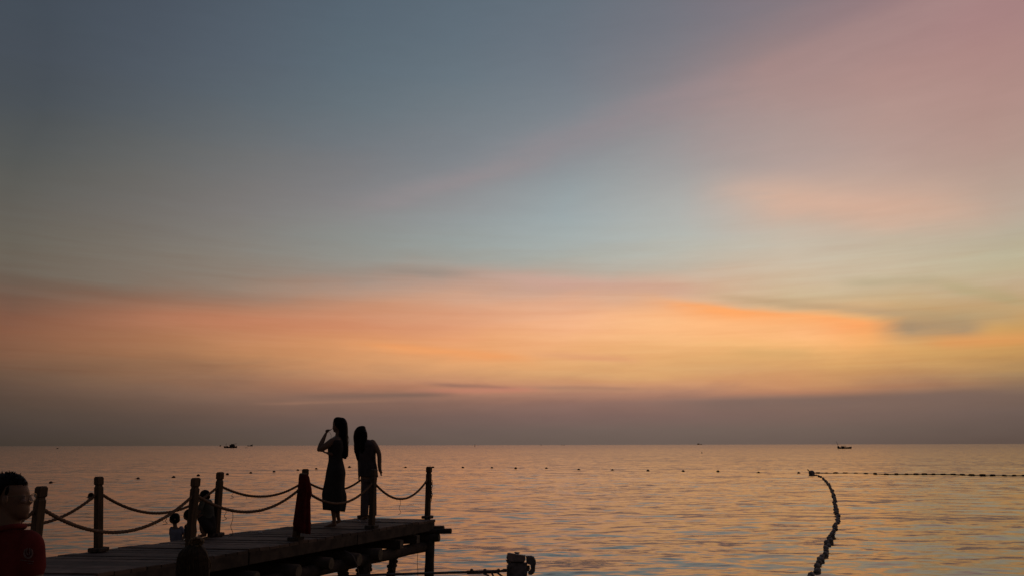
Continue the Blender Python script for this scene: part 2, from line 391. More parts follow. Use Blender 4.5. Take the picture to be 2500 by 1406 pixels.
def build_sea():
    rs = [4.5]
    while rs[-1] < 9: rs.append(rs[-1] * 1.012)
    while rs[-1] < 60: rs.append(rs[-1] * 1.0055)
    q = 1.0055
    while rs[-1] < 26000: q = min(1.04, 1 + (q - 1) * 1.03); rs.append(rs[-1] * q)
    a = np.arange(-40, 40.01, .125); ang = np.concatenate([np.arange(-130, -40, 2.5), a, np.arange(42.5, 130.1, 2.5)])
    r = np.array(rs)[:, None]; th = np.radians(ang)[None, :]
    x = r * np.sin(th); y = r * np.cos(th); z = np.zeros_like(x)
    sp = np.gradient(np.array(rs))[:, None] * np.ones_like(x)
    for k in range(90):
        if k < 64: lam = .24 * (1.7 / .24) ** (k / 63) * RNG.uniform(.92, 1.08); spread, sl = .50, .0062
        else: lam = 1.7 * (10 / 1.7) ** ((k - 64) / 25) * RNG.uniform(.92, 1.08); spread, sl = .35, .0034
        d = math.pi * 1.5 + RNG.normal(0, spread) + .10
        kx, ky = math.cos(d) * 2 * math.pi / lam, math.sin(d) * 2 * math.pi / lam
        fade = np.clip((lam / sp - 2.2) / 2.5, 0, 1)
        env = np.clip(.8 + .9 * np.sin(x * RNG.uniform(-.25, .25) + y * RNG.uniform(-.3, .3) + RNG.uniform(0, 6)), 0, 2)
        z += sl * lam / (2 * math.pi) * fade * env * np.sin(kx * x + ky * y + RNG.uniform(0, 6.28))
    nr, na = x.shape
    v = np.stack([x, y, z], -1).reshape(-1, 3)
    i = np.arange(nr - 1)[:, None] * na + np.arange(na - 1)[None, :]
    f = np.stack([i, i + 1, i + na + 1, i + na], -1).reshape(-1, 4)
    me = bpy.data.meshes.new('sea'); me.vertices.add(len(v)); me.vertices.foreach_set('co', v.ravel())
    me.loops.add(f.size); me.loops.foreach_set('vertex_index', f.ravel().astype(np.int32))
    me.polygons.add(len(f)); me.polygons.foreach_set('loop_start', np.arange(0, f.size, 4, dtype=np.int32))
    me.polygons.foreach_set('loop_total', np.full(len(f), 4, np.int32)); me.polygons.foreach_set('use_smooth', np.ones(len(f), bool))
    me.update(calc_edges=True); me.validate(); me.materials.append(water_material())
    o = bpy.data.objects.new('sea', me); COL.objects.link(o); tag(o, kind='structure')
build_sea()
# the beach that the viewer stands on, sloping under the water
def build_beach():
    g = G(); rs = []
    for j, y in enumerate(np.linspace(-30, 14, 45)):
        rs.append([(x, y, (.52 - .075 * y if y > 0 else .52 - .02 * y) + .02 * math.sin(x * 1.7 + y) + .015 * math.sin(x * .6 - y * 2.1)) for x in np.linspace(-40, 40, 61)])
    g.rings(rs, False, False, False); tag(g.obj('beach', M['sand'], smooth=True), kind='structure')
build_beach()
def sandz(x, y): return (.52 - .075 * y if y > 0 else .52 - .02 * y)

# ================================================================== JETTY
DZ = 1.0
FARP = [((240, 1345), (241.5, 1162)), ((527, 1308), (537.5, 1156)), ((742, 1282), (745, 1158)), ((887, 1263), (889, 1148))]
NEARP = [((461, 1357), (478, 1170)), ((722, 1318), (740.5, 1153)), ((907, 1288), (912.5, 1157)), ((1043.5, 1264.5), (1047.5, 1147))]
def post_line(spec, back):
    pts = [at_z(*b, DZ) for b, t in spec]; st = (pts[-1] - pts[0]) / 3; leans = []
    for (b, t), p in zip(spec, pts): q = at_y(*t, p[1]); leans.append(((q[0] - p[0]) / .845, 0))
    return [pts[0] + st * k for k in range(-back, 0)] + pts, [(.01, 0)] * back + leans, st
far_row, far_lean, stepL = post_line(FARP, 4); near_row, near_lean, stepN = post_line(NEARP, 4)
LR = [far_row[4], far_row[-1]]
near_row[3] = at_z(74, 1428, DZ); near_lean[3] = ((at_y(103, 1177, near_row[3][1])[0] - near_row[3][0]) / .845, 0)
dirn = stepL / np.linalg.norm(stepL); dirn[2] = 0; nor = np.array([dirn[1], -dirn[0], 0.0]); UP = np.array([0, 0, 1.0])
jetty = thing('jetty', tuple(near_row[-1] * [1, 1, 0]), 'weathered plank jetty on log piles running out over the sea', 'jetty')
eL = LR[1] + dirn * .06 - nor * .10; eR = at_z(1063, 1266, DZ)
dR = stepN / np.linalg.norm(stepN); nR = np.array([dR[1], -dR[0], 0.0])
PW = .185; nP = 80
sR = 0.0; sL = 0.0; wid_first = nP
for i in range(nP):
    wL = PW; wR = PW - (.012 if i < 32 else 0)
    a, b = eL - dirn * sL, eR - dR * sR; c, d = eR - dR * (sR + wR - .014), eL - dirn * (sL + wL - .014)
    ov = random.uniform(-.015, .02); e1 = (b - a) / np.linalg.norm(b - a)
    dz = random.uniform(-.010, .005); t = .04; tilt = random.uniform(-.004, .004)
    a, d = a - e1 * random.uniform(0, .03), d - e1 * random.uniform(0, .03)
    top = [a + UP * dz, b + UP * (dz + tilt), c + UP * (dz + tilt), d + UP * dz]
    cc = sum(top) / 4
    bot = [p - UP * t for p in top]; ins = [p + (cc - p) * .0 for p in top]
    bev = [p + (cc - p) / np.linalg.norm(cc - p) * .006 for p in top]; low = [p - UP * .006 for p in top]
    g = G(); g.rings([bot, low, bev]); g.obj('plank', M['plank'], jetty)
    sL += wL; sR += wR
endN = eR - dR * sR; endL = eL - dirn * sL
# side boards under the plank ends
def board(p0, p1, side, h, name, z, th=.022, segs=1, m='beam'):
    n = len(p0)
    for k in range(segs):
        a = p0 + (p1 - p0) * (k / segs + (.0006 if k else 0)); b = p0 + (p1 - p0) * ((k + 1) / segs - .0006)
        mid = (a + b) / 2; g = G()
        g.box(mid - UP * (z + h / 2) + UP * random.uniform(-.005, 0), (b - a) / 2, side * th, UP * h / 2, .006); g.obj(name, M[m], jetty)
board(eR - nR * .02 - dR * .02, endN - nR * .02, nR, .14, 'side_board', .035, segs=7)
board(eL + nor * .05, endL + nor * .05, nor, .135, 'side_board', .046, segs=7)
e1 = (eR - eL) / np.linalg.norm(eR - eL); e2 = np.array([-e1[1], e1[0], 0])
# cross logs that carry the deck; their sawn ends stick out on the near side
def log(p0, p1, r, name='cross_log', square=False, taper=.96, ends=True):
    p0, p1 = np.asarray(p0), np.asarray(p1); t = (p1 - p0) / np.linalg.norm(p1 - p0); g = G()
    if square:
        s = np.cross(t, UP); g.box((p0 + p1) / 2, (p1 - p0) / 2, s * r, UP * r * 1.05, .01)
    else:
        pts = [p0 + (p1 - p0) * k / 8 + np.array([random.uniform(-1, 1), random.uniform(-1, 1), random.uniform(-1, 1)]) * r * .06 for k in range(9)]
        g.tube(pts, [r * (1 + (taper - 1) * k / 8) * random.uniform(.97, 1.04) for k in range(9)], 14, dome=False)
    o = g.obj(name, M['log'], jetty, smooth=not square)
    if ends:
        e = G(); s = np.cross(t, UP); s /= np.linalg.norm(s); u = np.cross(s, t)
        if square: e.box(p0 - t * .004, t * .004, s * r * .92, u * r * .95)
        else: e.rings([[p0 - t * q + (s * math.cos(k * .449) + u * math.sin(k * .449)) * r * w_ for k in range(14)] for q, w_ in ((-.002, .9), (.006, .88))])
        e.obj('sawn_end', M['cut'], o)
    return o
nearE = lambda s, out=0, z=0: eR - dR * s + nR * out + UP * z
farE = lambda s, out=0, z=0: eL - dirn * s - nor * out + UP * z
Z1 = -.046 - .135
for k, (s, out_, r, sq) in enumerate([(.55, .02, .06, True), (1.05, .05, .062, True), (1.65, .10, .085, False), (2.2, .14, .09, False), (2.75, .10, .08, False), (3.4, .12, .085, False), (4.1, .1, .08, False), (4.9, .12, .085, False), (5.7, .1, .08, False), (6.6, .1, .085, False), (7.5, .1, .08, False), (8.4, .1, .08, False)]):
    zz = Z1 - r - .012 - random.uniform(0, .03)
    log(nearE(s, out_, zz - (.05 if not sq else 0)), farE(s * 1.02, .12, zz), r, square=sq)
# the paired logs across the outer end, sticking out past the corner
pe = nearE(.16, 0, 0)
log(at_y(1101, 1295, pe[1] - .02), farE(.2, .1, Z1 - .10), .042, 'end_log')
log(at_y(1083, 1289, pe[1] + .14), farE(.02, .1, Z1 - .05), .045, 'end_log')
log(at_y(1072, 1311, pe[1] + .02), farE(.3, .15, Z1 - .22), .07, 'end_log')
# long bearer logs under the cross logs
for off, side in ((-.10, 'n'), (.16, 'f')):
    for k in range(3):
        if side == 'n': log(nearE(.1 + 4 * k, off, Z1 - .24 - .01 * k), nearE(4.15 + 4 * k, off, Z1 - .25 - .01 * k), .085, 'bearer_log', ends=False)
        else: log(farE(.2 + 4 * k, -off, Z1 - .24), farE(4.3 + 4 * k, -off, Z1 - .24), .08, 'bearer_log', ends=False)
# piles
def pile(p, r, lean=(0, 0), top=-.2, growth=True):
    g = G(); b = p * [1, 1, 0] + np.array([lean[0], lean[1], -1.2]); t = p + UP * top
    pts = [b + (t - b) * k / 14 for k in range(15)]
    g.tube(pts, [r * random.uniform(.95, 1.06) * (1.03 - .004 * k) for k in range(15)], 14, dome=False)
    o = g.obj('pile', M['log'], jetty, smooth=True)
    if growth:                               # barnacle crust between the tides
        c = G()
        for k in range(70):
            h = random.uniform(-.1, .5); q = b + (t - b) * ((h + 1.2) / (t[2] + 1.2)); an = random.uniform(0, 6.28)
            c.ell(q + np.array([math.cos(an), math.sin(an), 0]) * r, np.array([1, 1, 1.2]) * random.uniform(.012, .03), nu=6, nv=5)
        tag(c.obj('barnacle_crust', M['log'], o), kind='stuff')
pile(at_y(1051, 1300, pe[1] + .05) * [1, 1, 0] + UP * DZ, .077, (-.03, 0), -.25, False)
pile(at_y(966, 1340, pe[1] + .55) * [1, 1, 0] + UP * DZ, .07, (-.19, .05), -.28); pile(farE(.35, .02), .075, (-.05, .05), -.28)
pile(nearE(1.75, -.12), .10, (.02, 0), -.35); pile(farE(2.3, .02), .08, (.05, 0), -.3)
for s in (4.0, 6.4, 8.8): pile(nearE(s, -.1), .09, (random.uniform(-.05, .05), 0), -.3); pile(farE(s, 0), .085, (random.uniform(-.05, .05), 0), -.3)
# railing posts: a shaft with a turned groove, a cap and a foot block
def rail_post(p, rot, lean=(0, 0)):
    h = .845; hw = .039; ca, sa_ = math.cos(rot), math.sin(rot); ax, ay = np.array([ca, sa_, 0]), np.array([-sa_, ca, 0])
    def ring(z, q, c=.008):
        base = p + UP * z + np.array([lean[0], lean[1], 0]) * z
        k = q - c
        return [base + ax * i + ay * j for i, j in ((-k, -q), (k, -q), (q, -k), (q, k), (k, q), (-k, q), (-q, k), (-q, -k))]
    g = G(); g.rings([ring(-.02, hw), ring(h - .125, hw), ring(h - .112, hw - .007), ring(h - .098, hw - .007)]); o = g.obj('railing_post', M['post'], jetty)
    c = G(); c.rings([ring(h - .0975, hw - .006), ring(h - .088, hw + .002), ring(h - .016, hw + .002), ring(h, hw - .008)]); c.obj('post_cap', M['post'], o)
    b = G()
    for q in (-1, 1): b.box(p + UP * .022 + ax * q * (hw + .032), ax * .03, ay * .055, UP * .022, .006)
    for q in (-1, 1): b.box(p + UP * .020 + ay * q * (hw + .026), ax * .05, ay * .024, UP * .02, .006)
    b.obj('foot_block', M['beam'], o)
    return o
prot = math.atan2(dirn[1], dirn[0])
for p, l in zip(far_row, far_lean): rail_post(p, prot + random.uniform(-.06, .06), l)
for p, l in zip(near_row, near_lean): rail_post(p, prot + random.uniform(-.06, .06), l)
# small scraps lying on the boards
for k, (px_, py_) in enumerate(((876, 1272), (636, 1299), (902, 1267), (925, 1271))):
    q = at_z(px_, py_, DZ + .006); g = G()
    g.rings([[q + np.array([math.cos(a) * rr * random.uniform(.7, 1.2), math.sin(a) * rr * random.uniform(.7, 1.2), hh]) for a in np.linspace(0, 5.6, 7)] for rr, hh in ((.03, 0), (.026, .012), (.01, .016))])
    tag(g.obj('scrap', M['litter'], origin=tuple(q)), ['pale scrap lying on the jetty boards beside the bowed woman', 'pale scrap lying on the boards midway along the jetty', 'pale scrap at the bowed woman\'s feet', 'pale scrap between the last two near railing posts'][k], 'litter')

# ------------------------------------------------------------------ ropes slung between the posts
def hang(p, q, sag, n):
    return [p + (q - p) * t - UP * sag * 4 * t * (1 - t) * (1 + .12 * (t - .5)) for t in np.linspace(0, 1, n)]
def rail_rope(row, leans, sags, label, sides, frays):
    root = thing('rope', tuple(row[0]), label, 'rope')
    for k in range(len(row) - 1):
        p, q = (row[j] + UP * .665 + np.array([leans[j][0] * .665, 0, 0]) for j in (k, k + 1))
        g = G(); g.tube(hang(p, q, sags[k], 110),   .0158, 12, twist=48, lobes=3, lobe=.26); sp = g.obj('rope_span', M['rope'], root, smooth=True)
        f = G(); P = hang(p, q, sags[k], 64)
        for c in range(16):                       # loose fibres
            b = P[random.randrange(4, 60)]; d = np.array([random.uniform(-1, 1), random.uniform(-1, 1), random.uniform(-1, .8)]) * random.uniform(.015, .035)
            f.tube([b, b + d, b + d * 1.3 - UP * .01], .0018, 4, dome=False)
        for t, ln in frays.get(k, []):
            b = P[int(t * 63)]; f.tube(spline([b, b + [.01, 0, -ln * .3], b + [-.012, .01, -ln * .6], b + [.02, 0, -ln * .85], b + [-.025, 0, -ln]], 4), .0032, 5)
        tag(f.obj('loose_strand', M['twine'], sp), kind='stuff')
rail_rope(near_row, near_lean, [.3, .3, .3, .31, .25, .26, .30], 'thick twisted rope slung along the near row of jetty posts', nR, {4: [(.28, .13), (.34, .3)], 6: [(.47, .24)], 3: [(.8, .08)]})
rail_rope(far_row, far_lean, [.3, .3, .3, .30, .30, .19, .18], 'thick twisted rope slung along the far row of jetty posts', -nor, {5: [(.15, .1)]})
# chain down the outer face of the corner post
cp = near_row[-1]; root = thing('chain', tuple(cp + nR * .07 + UP * .62), 'rusty chain hanging down the outermost corner post', 'chain')
p = cp + e1 * .052 + UP * .60 + np.array([.012, 0, 0])
for k in range(9):
    c = p - UP * .036 * k + np.array([.006 * math.sin(k * 1.3), 0, 0]); a = (k % 2) * math.pi / 2 + .4; s = np.array([math.cos(a), math.sin(a), 0]); g = G()
    hh = .026 if k < 7 else .034
    g.tube([c + s * .012 * math.cos(t) + UP * hh * math.sin(t) for t in np.linspace(0, 6.283, 14)], .0045, 6, dome=False); g.obj('chain_link', M['iron'], root, smooth=True)
# thin line hanging from the deck near the outer pile
q0 = at_y(1021, 1340, pe[1] + .3); g = G(); g.tube(spline([q0, q0 + [-.01, 0, -.2], q0 + [.005, 0, -.4], q0 + [-.01, 0, -.62]], 5), .004, 5)
tag(g.obj('fishing_line', M['twine'], origin=tuple(q0)), 'thin line hanging under the jetty beside the outer pile', 'line')
q0 = nearE(2.5, .12, -.2); g = G(); g.tube(spline([q0, q0 + [.12, 0, -.08], q0 + [.2, 0, -.3], q0 + [.23, 0, -.6]], 6), .006, 6)
tag(g.obj('hanging_cable', M['steel'], origin=tuple(q0)), 'thin pale cable drooping over the log ends beneath the jetty', 'cable')

# ------------------------------------------------------------------ red cloth on the post
def red_cloth():
    p = near_row[-3]; Y0 = p[1]; o0 = p + UP * .8
    prof = [  # y, left, right in the photograph
        (1158, 733, 752), (1166, 730, 755), (1178, 729, 757), (1192, 728, 760), (1204, 726, 761), (1220, 724, 757), (1250, 720, 757.5), (1280, 716, 758), (1297, 719, 757.5)]
    rings = []
    for i, (y, l, r) in enumerate(prof):
        ring = []; n = 40
        for j in range(n):
            th = 2 * math.pi * j / n; cx, hw = (l + r) / 2, (r - l) / 2
            fold = 1 + (.02 + .016 * i) * math.cos(5 * th + 1.1 + .1 * i) + (.008 * i) * math.cos(9 * th)
            x = cx + hw * math.cos(th) * (1 + (fold - 1) * .35); dy = -.085 * math.sin(th) * fold * (1 + .06 * i)
            yy = y + (0 if i < 7 else 6 * math.cos(th * 1.0 + .6) * (i - 6) / 2)
            ring.append(at_y(x, yy, Y0 - dy * 1.0))
        rings.append(ring)
    g = G(); g.rings(rings, True, False); o = g.obj('red_cloth', M['redcloth'], smooth=True, origin=tuple(o0))
    md = o.modifiers.new('t', 'SOLIDIFY'); md.thickness = .004
    tag(o, 'long dark red cloth draped over a near jetty post', 'cloth')
red_cloth()

# ================================================================== PEOPLE
class Fig:
    def __init__(s, Y0, base, label, group=None):
        s.Y = Y0; s.root = thing('person', tuple(base), label, 'person', group); s.s = np.linalg.norm(at_y(1250, 1200, Y0) - at_y(1251, 1200, Y0))
    def P(s, px, py, dy=0): return at_y(px, py, s.Y + dy)
    def limb(s, g, pts, n=10, flat=1.0, sub=4):  # pts: (px, py, dy metres, radius px)
        q = spline([list(s.P(a, b, c)) + [r * s.s] for a, b, c, r in pts], sub)
        g.tube([k[:3] for k in q], [k[3] for k in q], n, flat=flat)
    def ell(s, g, px, py, dy, rx, ry, rz, tilt=0, yaw=0):
        rot = Matrix.Rotation(yaw, 3, 'Z') @ Matrix.Rotation(tilt, 3, 'Y')
        g.ell(s.P(px, py, dy), np.array([rx, ry, rz]) * s.s, np.array(rot))
    def loft(s, g, rings, n=28, folds=(0, 0), cap=(True, True), hem=0, power=2.0):
        # ring: (px centre, py, half width px, dy, half depth px)
        rs = []
        q = spline(rings, 4)
        for i, (cx, y, hw, dy, hd) in enumerate(q):
            t = i / (len(q) - 1); ring = []
            for j in range(n):
                th = 2 * math.pi * j / n; f = 1 + folds[1] * t * t * math.cos(folds[0] * th + 2 * t)
                ring.append(s.P(cx + hw * f * math.cos(th), y + hem * t * math.cos(th), dy + hd * f * s.s * math.sin(th)))
            rs.append(ring)
        g.rings(rs, *cap)
    def hand(s, g, wrist, d, side, size=1.0, curl=.4, thumb=1):
        # palm and five bent fingers, in metres from the wrist along d; side = across the palm
        d = np.asarray(d, float); d /= np.linalg.norm(d); a = np.asarray(side, float); a -= d * a.dot(d); a /= np.linalg.norm(a); nrm = np.cross(d, a)
        k = .085 * size; w0 = np.asarray(wrist, float)
        g.box(w0 + d * k * .55, d * k * .55, a * .036 * size, nrm * .013 * size, .01 * size)
        for i, (off, ln) in enumerate(((-.028, .068), (-.010, .078), (.010, .072), (.027, .056))):
            b = w0 + d * k * 1.0 + a * off * size; L = ln * size
            c1 = b + d * L * .4; d2 = d * math.cos(curl) + nrm * math.sin(curl); c2 = c1 + d2 * L * .35; d3 = d * math.cos(curl * 2) + nrm * math.sin(curl * 2)
            g.tube([b, c1, c2, c2 + d3 * L * .28], [.009 * size, .0088 * size, .008 * size, .007 * size], 8)
        b = w0 + d * k * .25 - a * .03 * size * thumb; d2 = d * .75 - a * .6 * thumb + nrm * .25; d2 /= np.linalg.norm(d2)
        g.tube([b, b + d2 * .032 * size, b + (d2 * .9 + d * .35) * .055 * size], [.011 * size, .010 * size, .008 * size], 8)

def hair_strands(f, parent, m, starts, seed=1):
    rr = random.Random(seed); g = G()
    for a in starts:
        q = spline([f.P(x + rr.uniform(-.6, .6), y + rr.uniform(-1, 1), d) for x, y, d in a], 5)
        g.tube(q, [.0035] * (len(q) - 3) + [.0025, .0015, .0008], 5, dome=False)
    tag(g.obj('hair_strand', m, parent), kind='stuff')

# --- woman in the long dark dress, profile to the left
def woman_dress():
    base = at_z(814, 1284, DZ); f = Fig(base[1], base, 'woman in a long dark dress with waist-length hair raising a hand to her mouth')
    g = G()
    f.ell(g, 827, 1036, 0, 15, 12.5, 17.5, .1)                         # cranium
    f.ell(g, 821, 1043, 0, 9, 9.5, 11, -.1)                             # face
    f.ell(g, 818, 1050.5, 0, 4.5, 6, 4.2)                                # chin
    f.limb(g, [(816, 1037, 0, 2.5), (812.8, 1041.3, 0, 1.7)], 8)             # nose
    f.ell(g, 814, 1046.6, 0, 2.0, 4, 1.5)                              # lips
    f.limb(g, [(827, 1046, 0, 7.2), (825.5, 1058, 0, 6.6), (825, 1068, 0, 8)], 12)
    f.loft(g, [(824, 1064, 8, 0, 16), (822, 1070, 14, 0, 26), (821, 1080, 17, 0, 28), (821, 1095, 19, 0, 25), (819.5, 1108, 16.6, 0, 21), (819.5, 1122, 15.6, 0, 19), (819.5, 1135, 18, 0, 22), (819, 1150, 21, 0, 26), (819, 1165, 20, 0, 26), (817, 1180, 17, 0, 24)])
    # raised near arm
    f.limb(g, [(812, 1077, -.12, 9.5), (800, 1085, -.16, 8.6), (789, 1092.5, -.18, 7.2), (779.5, 1096, -.17, 5.8)], 12)
    f.limb(g, [(779, 1096.5, -.17, 5.6), (783.5, 1085, -.15, 6.2), (789.5, 1071, -.10, 5.0), (795.2, 1058.5, -.05, 3.5)], 12)
    f.hand(g, f.P(795.2, 1057.5, -.05), [.42, .05, .75], [0, -1, .0], .56, 1.0, 1)
    f.ell(g, 798.5, 1051.5, -.045, 4.6, 5, 4.2, .4); f.limb(g, [(800, 1049, -.05, 2.2), (805, 1048.5, -.035, 1.7), (807.5, 1050, -.03, 1.4)], 8)
    # other forearm folded across under the raised elbow
    f.limb(g, [(820, 1078, .15, 7.5), (834, 1098, .17, 6.4), (841, 1113, .12, 5.4)], 12)
    f.limb(g, [(841, 1113, .12, 5.4), (822, 1112, -.03, 5.4), (806, 1107, -.15, 4.0), (799, 1105, -.19, 3.2)], 12)
    f.hand(g, f.P(800, 1105.5, -.19), [-1, -.1, .33], [0, 1, 0], .72, .3, 1)
    # legs and bare feet
    f.limb(g, [(814, 1172, -.05, 13), (810, 1200, -.05, 10.5), (810, 1218, -.05, 8), (814, 1240, -.05, 7.4), (815.5, 1262, -.05, 5.2), (816, 1277, -.05, 4.6)], 12)
    f.limb(g, [(824, 1172, .07, 13), (822, 1200, .07, 10.5), (819, 1218, .07, 8), (823, 1240, .07, 7), (825, 1258, .07, 5), (828, 1270, .07, 4.4)], 12)
    f.limb(g, [(817, 1279.5, -.05, 4.8), (808, 1281, -.06, 4.2), (799, 1284, -.07, 3.2), (791, 1286, -.08, 1.9)], 10)
    f.limb(g, [(829, 1271, .07, 4.2), (824, 1274, .05, 3.6), (816, 1278, .03, 2.6)], 10)
    body = g.fused('body', M['skin'], f.root, .0085)
    d = G()
    f.loft(d, [(822, 1074, 15.8, 0, 27.5), (821, 1082, 18.5, 0, 29.5), (821, 1095, 20, 0, 26.5), (819.5, 1108, 17.6, 0, 22.5), (819.5, 1121, 16.6, 0, 20), (820, 1136, 19.6, 0, 24), (819.8, 1152, 22.8, 0, 28.5), (818, 1168, 23.2, 0, 28), (815.5, 1190, 25, 0, 28), (816, 1206, 28.5, 0, 29), (816.5, 1224, 28, 0, 29), (816, 1238, 26.5, 0, 28), (815.5, 1246, 25, 0, 27)], 48, (7, .07), (True, False), 2.5)
    o = d.obj('dress', M['dress'], f.root, True); md = o.modifiers.new('t', 'SOLIDIFY'); md.thickness = .006
    h = G()
    f.ell(h, 831, 1034, 0, 17, 15, 17, .15); f.ell(h, 825, 1026, 0, 11.5, 12.5, 9.5)
    f.loft(h, [(836, 1030, 12, 0, 14), (838.5, 1046, 11.2, .0, 16), (838, 1062, 11.8, .01, 18), (838, 1080, 12, .02, 19), (838.5, 1098, 11.4, .02, 17), (840, 1110, 8.5, .02, 13), (841.5, 1117, 5, .02, 8), (843, 1120, 2, .02, 3)], 24)
    ho = h.fused('hair', M['hair'], f.root, .009)
    hair_strands(f, ho, M['hair'], [[(843 + k * .6, 1060, (k - 5) * .012), (847 + k * .28, 1080, (k - 5) * .012), (847 + k * .35, 1100, (k - 5) * .01), (844 + k * .55, 1114 + k % 4, (k - 5) * .01)] for k in range(11)] + [[(818, 1022, -.03), (814, 1028, -.02), (813, 1034, -.01)], [(849, 1060, 0), (851.5, 1072, 0), (850.5, 1084, 0)]], 3)
    s = G(); s.tube([f.P(803.5, 1050.5, -.03), f.P(808, 1047.5, -.015), f.P(813, 1044.8, 0)], .0045, 6); s.obj('body_straw', M['twine'], None)
    st = bpy.data.objects['body_straw']; st.name = 'straw'; st.data.name = 'straw'
    tag(st, 'thin straw held to the lips of the woman in the long dress', 'straw')
    q = G(); q.tube(spline([f.P(803, 1052, -.03), f.P(806, 1056, -.03), f.P(808.5, 1062, -.03), f.P(808, 1070, -.03)], 4), .0022, 4)
    q.obj('string', M['twine'], st)
woman_dress()

# --- woman in top and trousers, head bowed, hair falling forward
def woman_trousers():
    base = at_z(896, 1266, DZ); f = Fig(base[1], base, 'woman in a sleeveless top and trousers bowing her head with hair hanging forward')
    g = G()
    f.ell(g, 879, 1057, -.02, 13, 12, 15, .25); f.ell(g, 874, 1064, .04, 9, 9, 10); f.limb(g, [(869, 1064, .08, 2.2), (867, 1068, .10, 1.6)], 8)
    f.limb(g, [(884, 1064, 0, 6.5), (890, 1074, 0, 6.8), (894, 1082, 0, 8)], 12)
    f.loft(g, [(893, 1072, 9, 0, 12), (897, 1080, 17, 0, 17), (898, 1092, 19, 0, 19), (897, 1108, 18.6, 0, 18), (897, 1124, 18.6, 0, 16), (899, 1140, 20, 0, 18), (900, 1155, 20, 0, 20), (900, 1170, 19, 0, 20)])
    f.limb(g, [(909, 1080, -.03, 8.5), (918, 1092, -.05, 7.2), (925, 1106, -.06, 5.8), (926.5, 1120, -.06, 5.4)], 12)
    f.limb(g, [(926.5, 1120, -.06, 5.4), (926.5, 1133, -.07, 5.0), (927.5, 1145, -.08, 4.2), (929, 1150, -.08, 3.6)], 12)
    f.hand(g, f.P(929.5, 1148, -.08), [.10, -.05, -1], [.8, 1, 0], .62, .7, -1)
    f.limb(g, [(884, 1084, .08, 7.5), (879, 1104, .1, 6.4), (878, 1124, .08, 5.4), (878, 1142, .05, 4.6), (877, 1160, .03, 3.4)], 12)
    f.hand(g, f.P(877, 1159, .03), [-.02, 0, -1], [.4, 1, 0], .66, .3, 1)
    f.limb(g, [(891, 1165, 0, 11), (892, 1200, 0, 9), (892, 1225, 0, 7), (892, 1250, 0, 5), (892, 1260, 0, 4.4)], 12)
    f.limb(g, [(909, 1165, .03, 11), (910, 1200, .03, 9), (911, 1225, .03, 7), (912, 1250, .03, 5), (912, 1260, .03, 4.4)], 12)
    f.limb(g, [(893, 1262, .0, 4.2), (888, 1264, .04, 3.6), (882, 1265, .09, 2.6)], 10); f.limb(g, [(912, 1262, .03, 4.2), (907, 1264, .07, 3.6), (902, 1265, .12, 2.6)], 10)
    g.fused('body', M['skin'], f.root, .009)
    t = G()
    f.loft(t, [(894, 1075, 11, 0, 14), (897.5, 1082, 18.5, 0, 18.5), (898, 1092, 20.4, 0, 20), (897, 1108, 19.6, 0, 19.2), (897, 1124, 20, 0, 17.5), (898.5, 1140, 21.6, 0, 20), (899, 1152, 22.5, 0, 22), (899.5, 1163, 23, 0, 22.5)], 40, (6, .03), (True, False), 1.5)
    o = t.obj('top', M['top'], f.root, True); o.modifiers.new('t', 'SOLIDIFY').thickness = .006
    p = G()
    f.loft(p, [(900, 1150, 20.2, 0, 19), (901, 1165, 20, 0, 20), (901, 1176, 19, 0, 19)], 32)
    f.loft(p, [(892, 1166, 10.2, 0, 15), (892.5, 1190, 9.8, 0, 13), (892, 1220, 9.2, 0, 11), (891.3, 1240, 8.6, 0, 11), (891, 1258, 7.8, 0, 10)], 24)
    f.loft(p, [(909, 1166, 10.5, .03, 15), (909.5, 1190, 10, .03, 13), (910.5, 1220, 9, .03, 11), (911.5, 1240, 8.2, .03, 11), (912, 1258, 7.6, .03, 10)], 24)
    p.fused('trousers', M['trouser'], f.root, .009, 2)
    h = G()
    f.ell(h, 880, 1055, -.015, 15.2, 14.5, 16.5, .3); f.ell(h, 885, 1044, -.01, 8, 9, 6)
    f.loft(h, [(878, 1050, 13, 0, 13), (877, 1066, 14.6, .0, 14), (876.5, 1082, 12.6, .02, 13), (875.5, 1098, 11.5, .03, 12), (875, 1108, 8, .03, 9), (873.5, 1117, 4, .03, 5), (872.5, 1124, 1, .03, 1.5)], 24)
    f.loft(h, [(885, 1052, 11, -.04, 10), (887.5, 1064, 10, -.05, 9), (887, 1078, 9, -.08, 7), (886, 1095, 8, -.10, 6), (884, 1106, 3, -.10, 3)], 20)
    ho = h.fused('hair', M['hair'], f.root, .009)
    hair_strands(f, ho, M['hair'], [[(864 + k * 1.1, 1085, .03 + k * .004), (865 + k * 1.2, 1100, .03), (869 + k * .7, 1112, .03), (871 + k * .45, 1118 + (k * 5) % 9, .03)] for k in range(9)], 5)
woman_trousers()

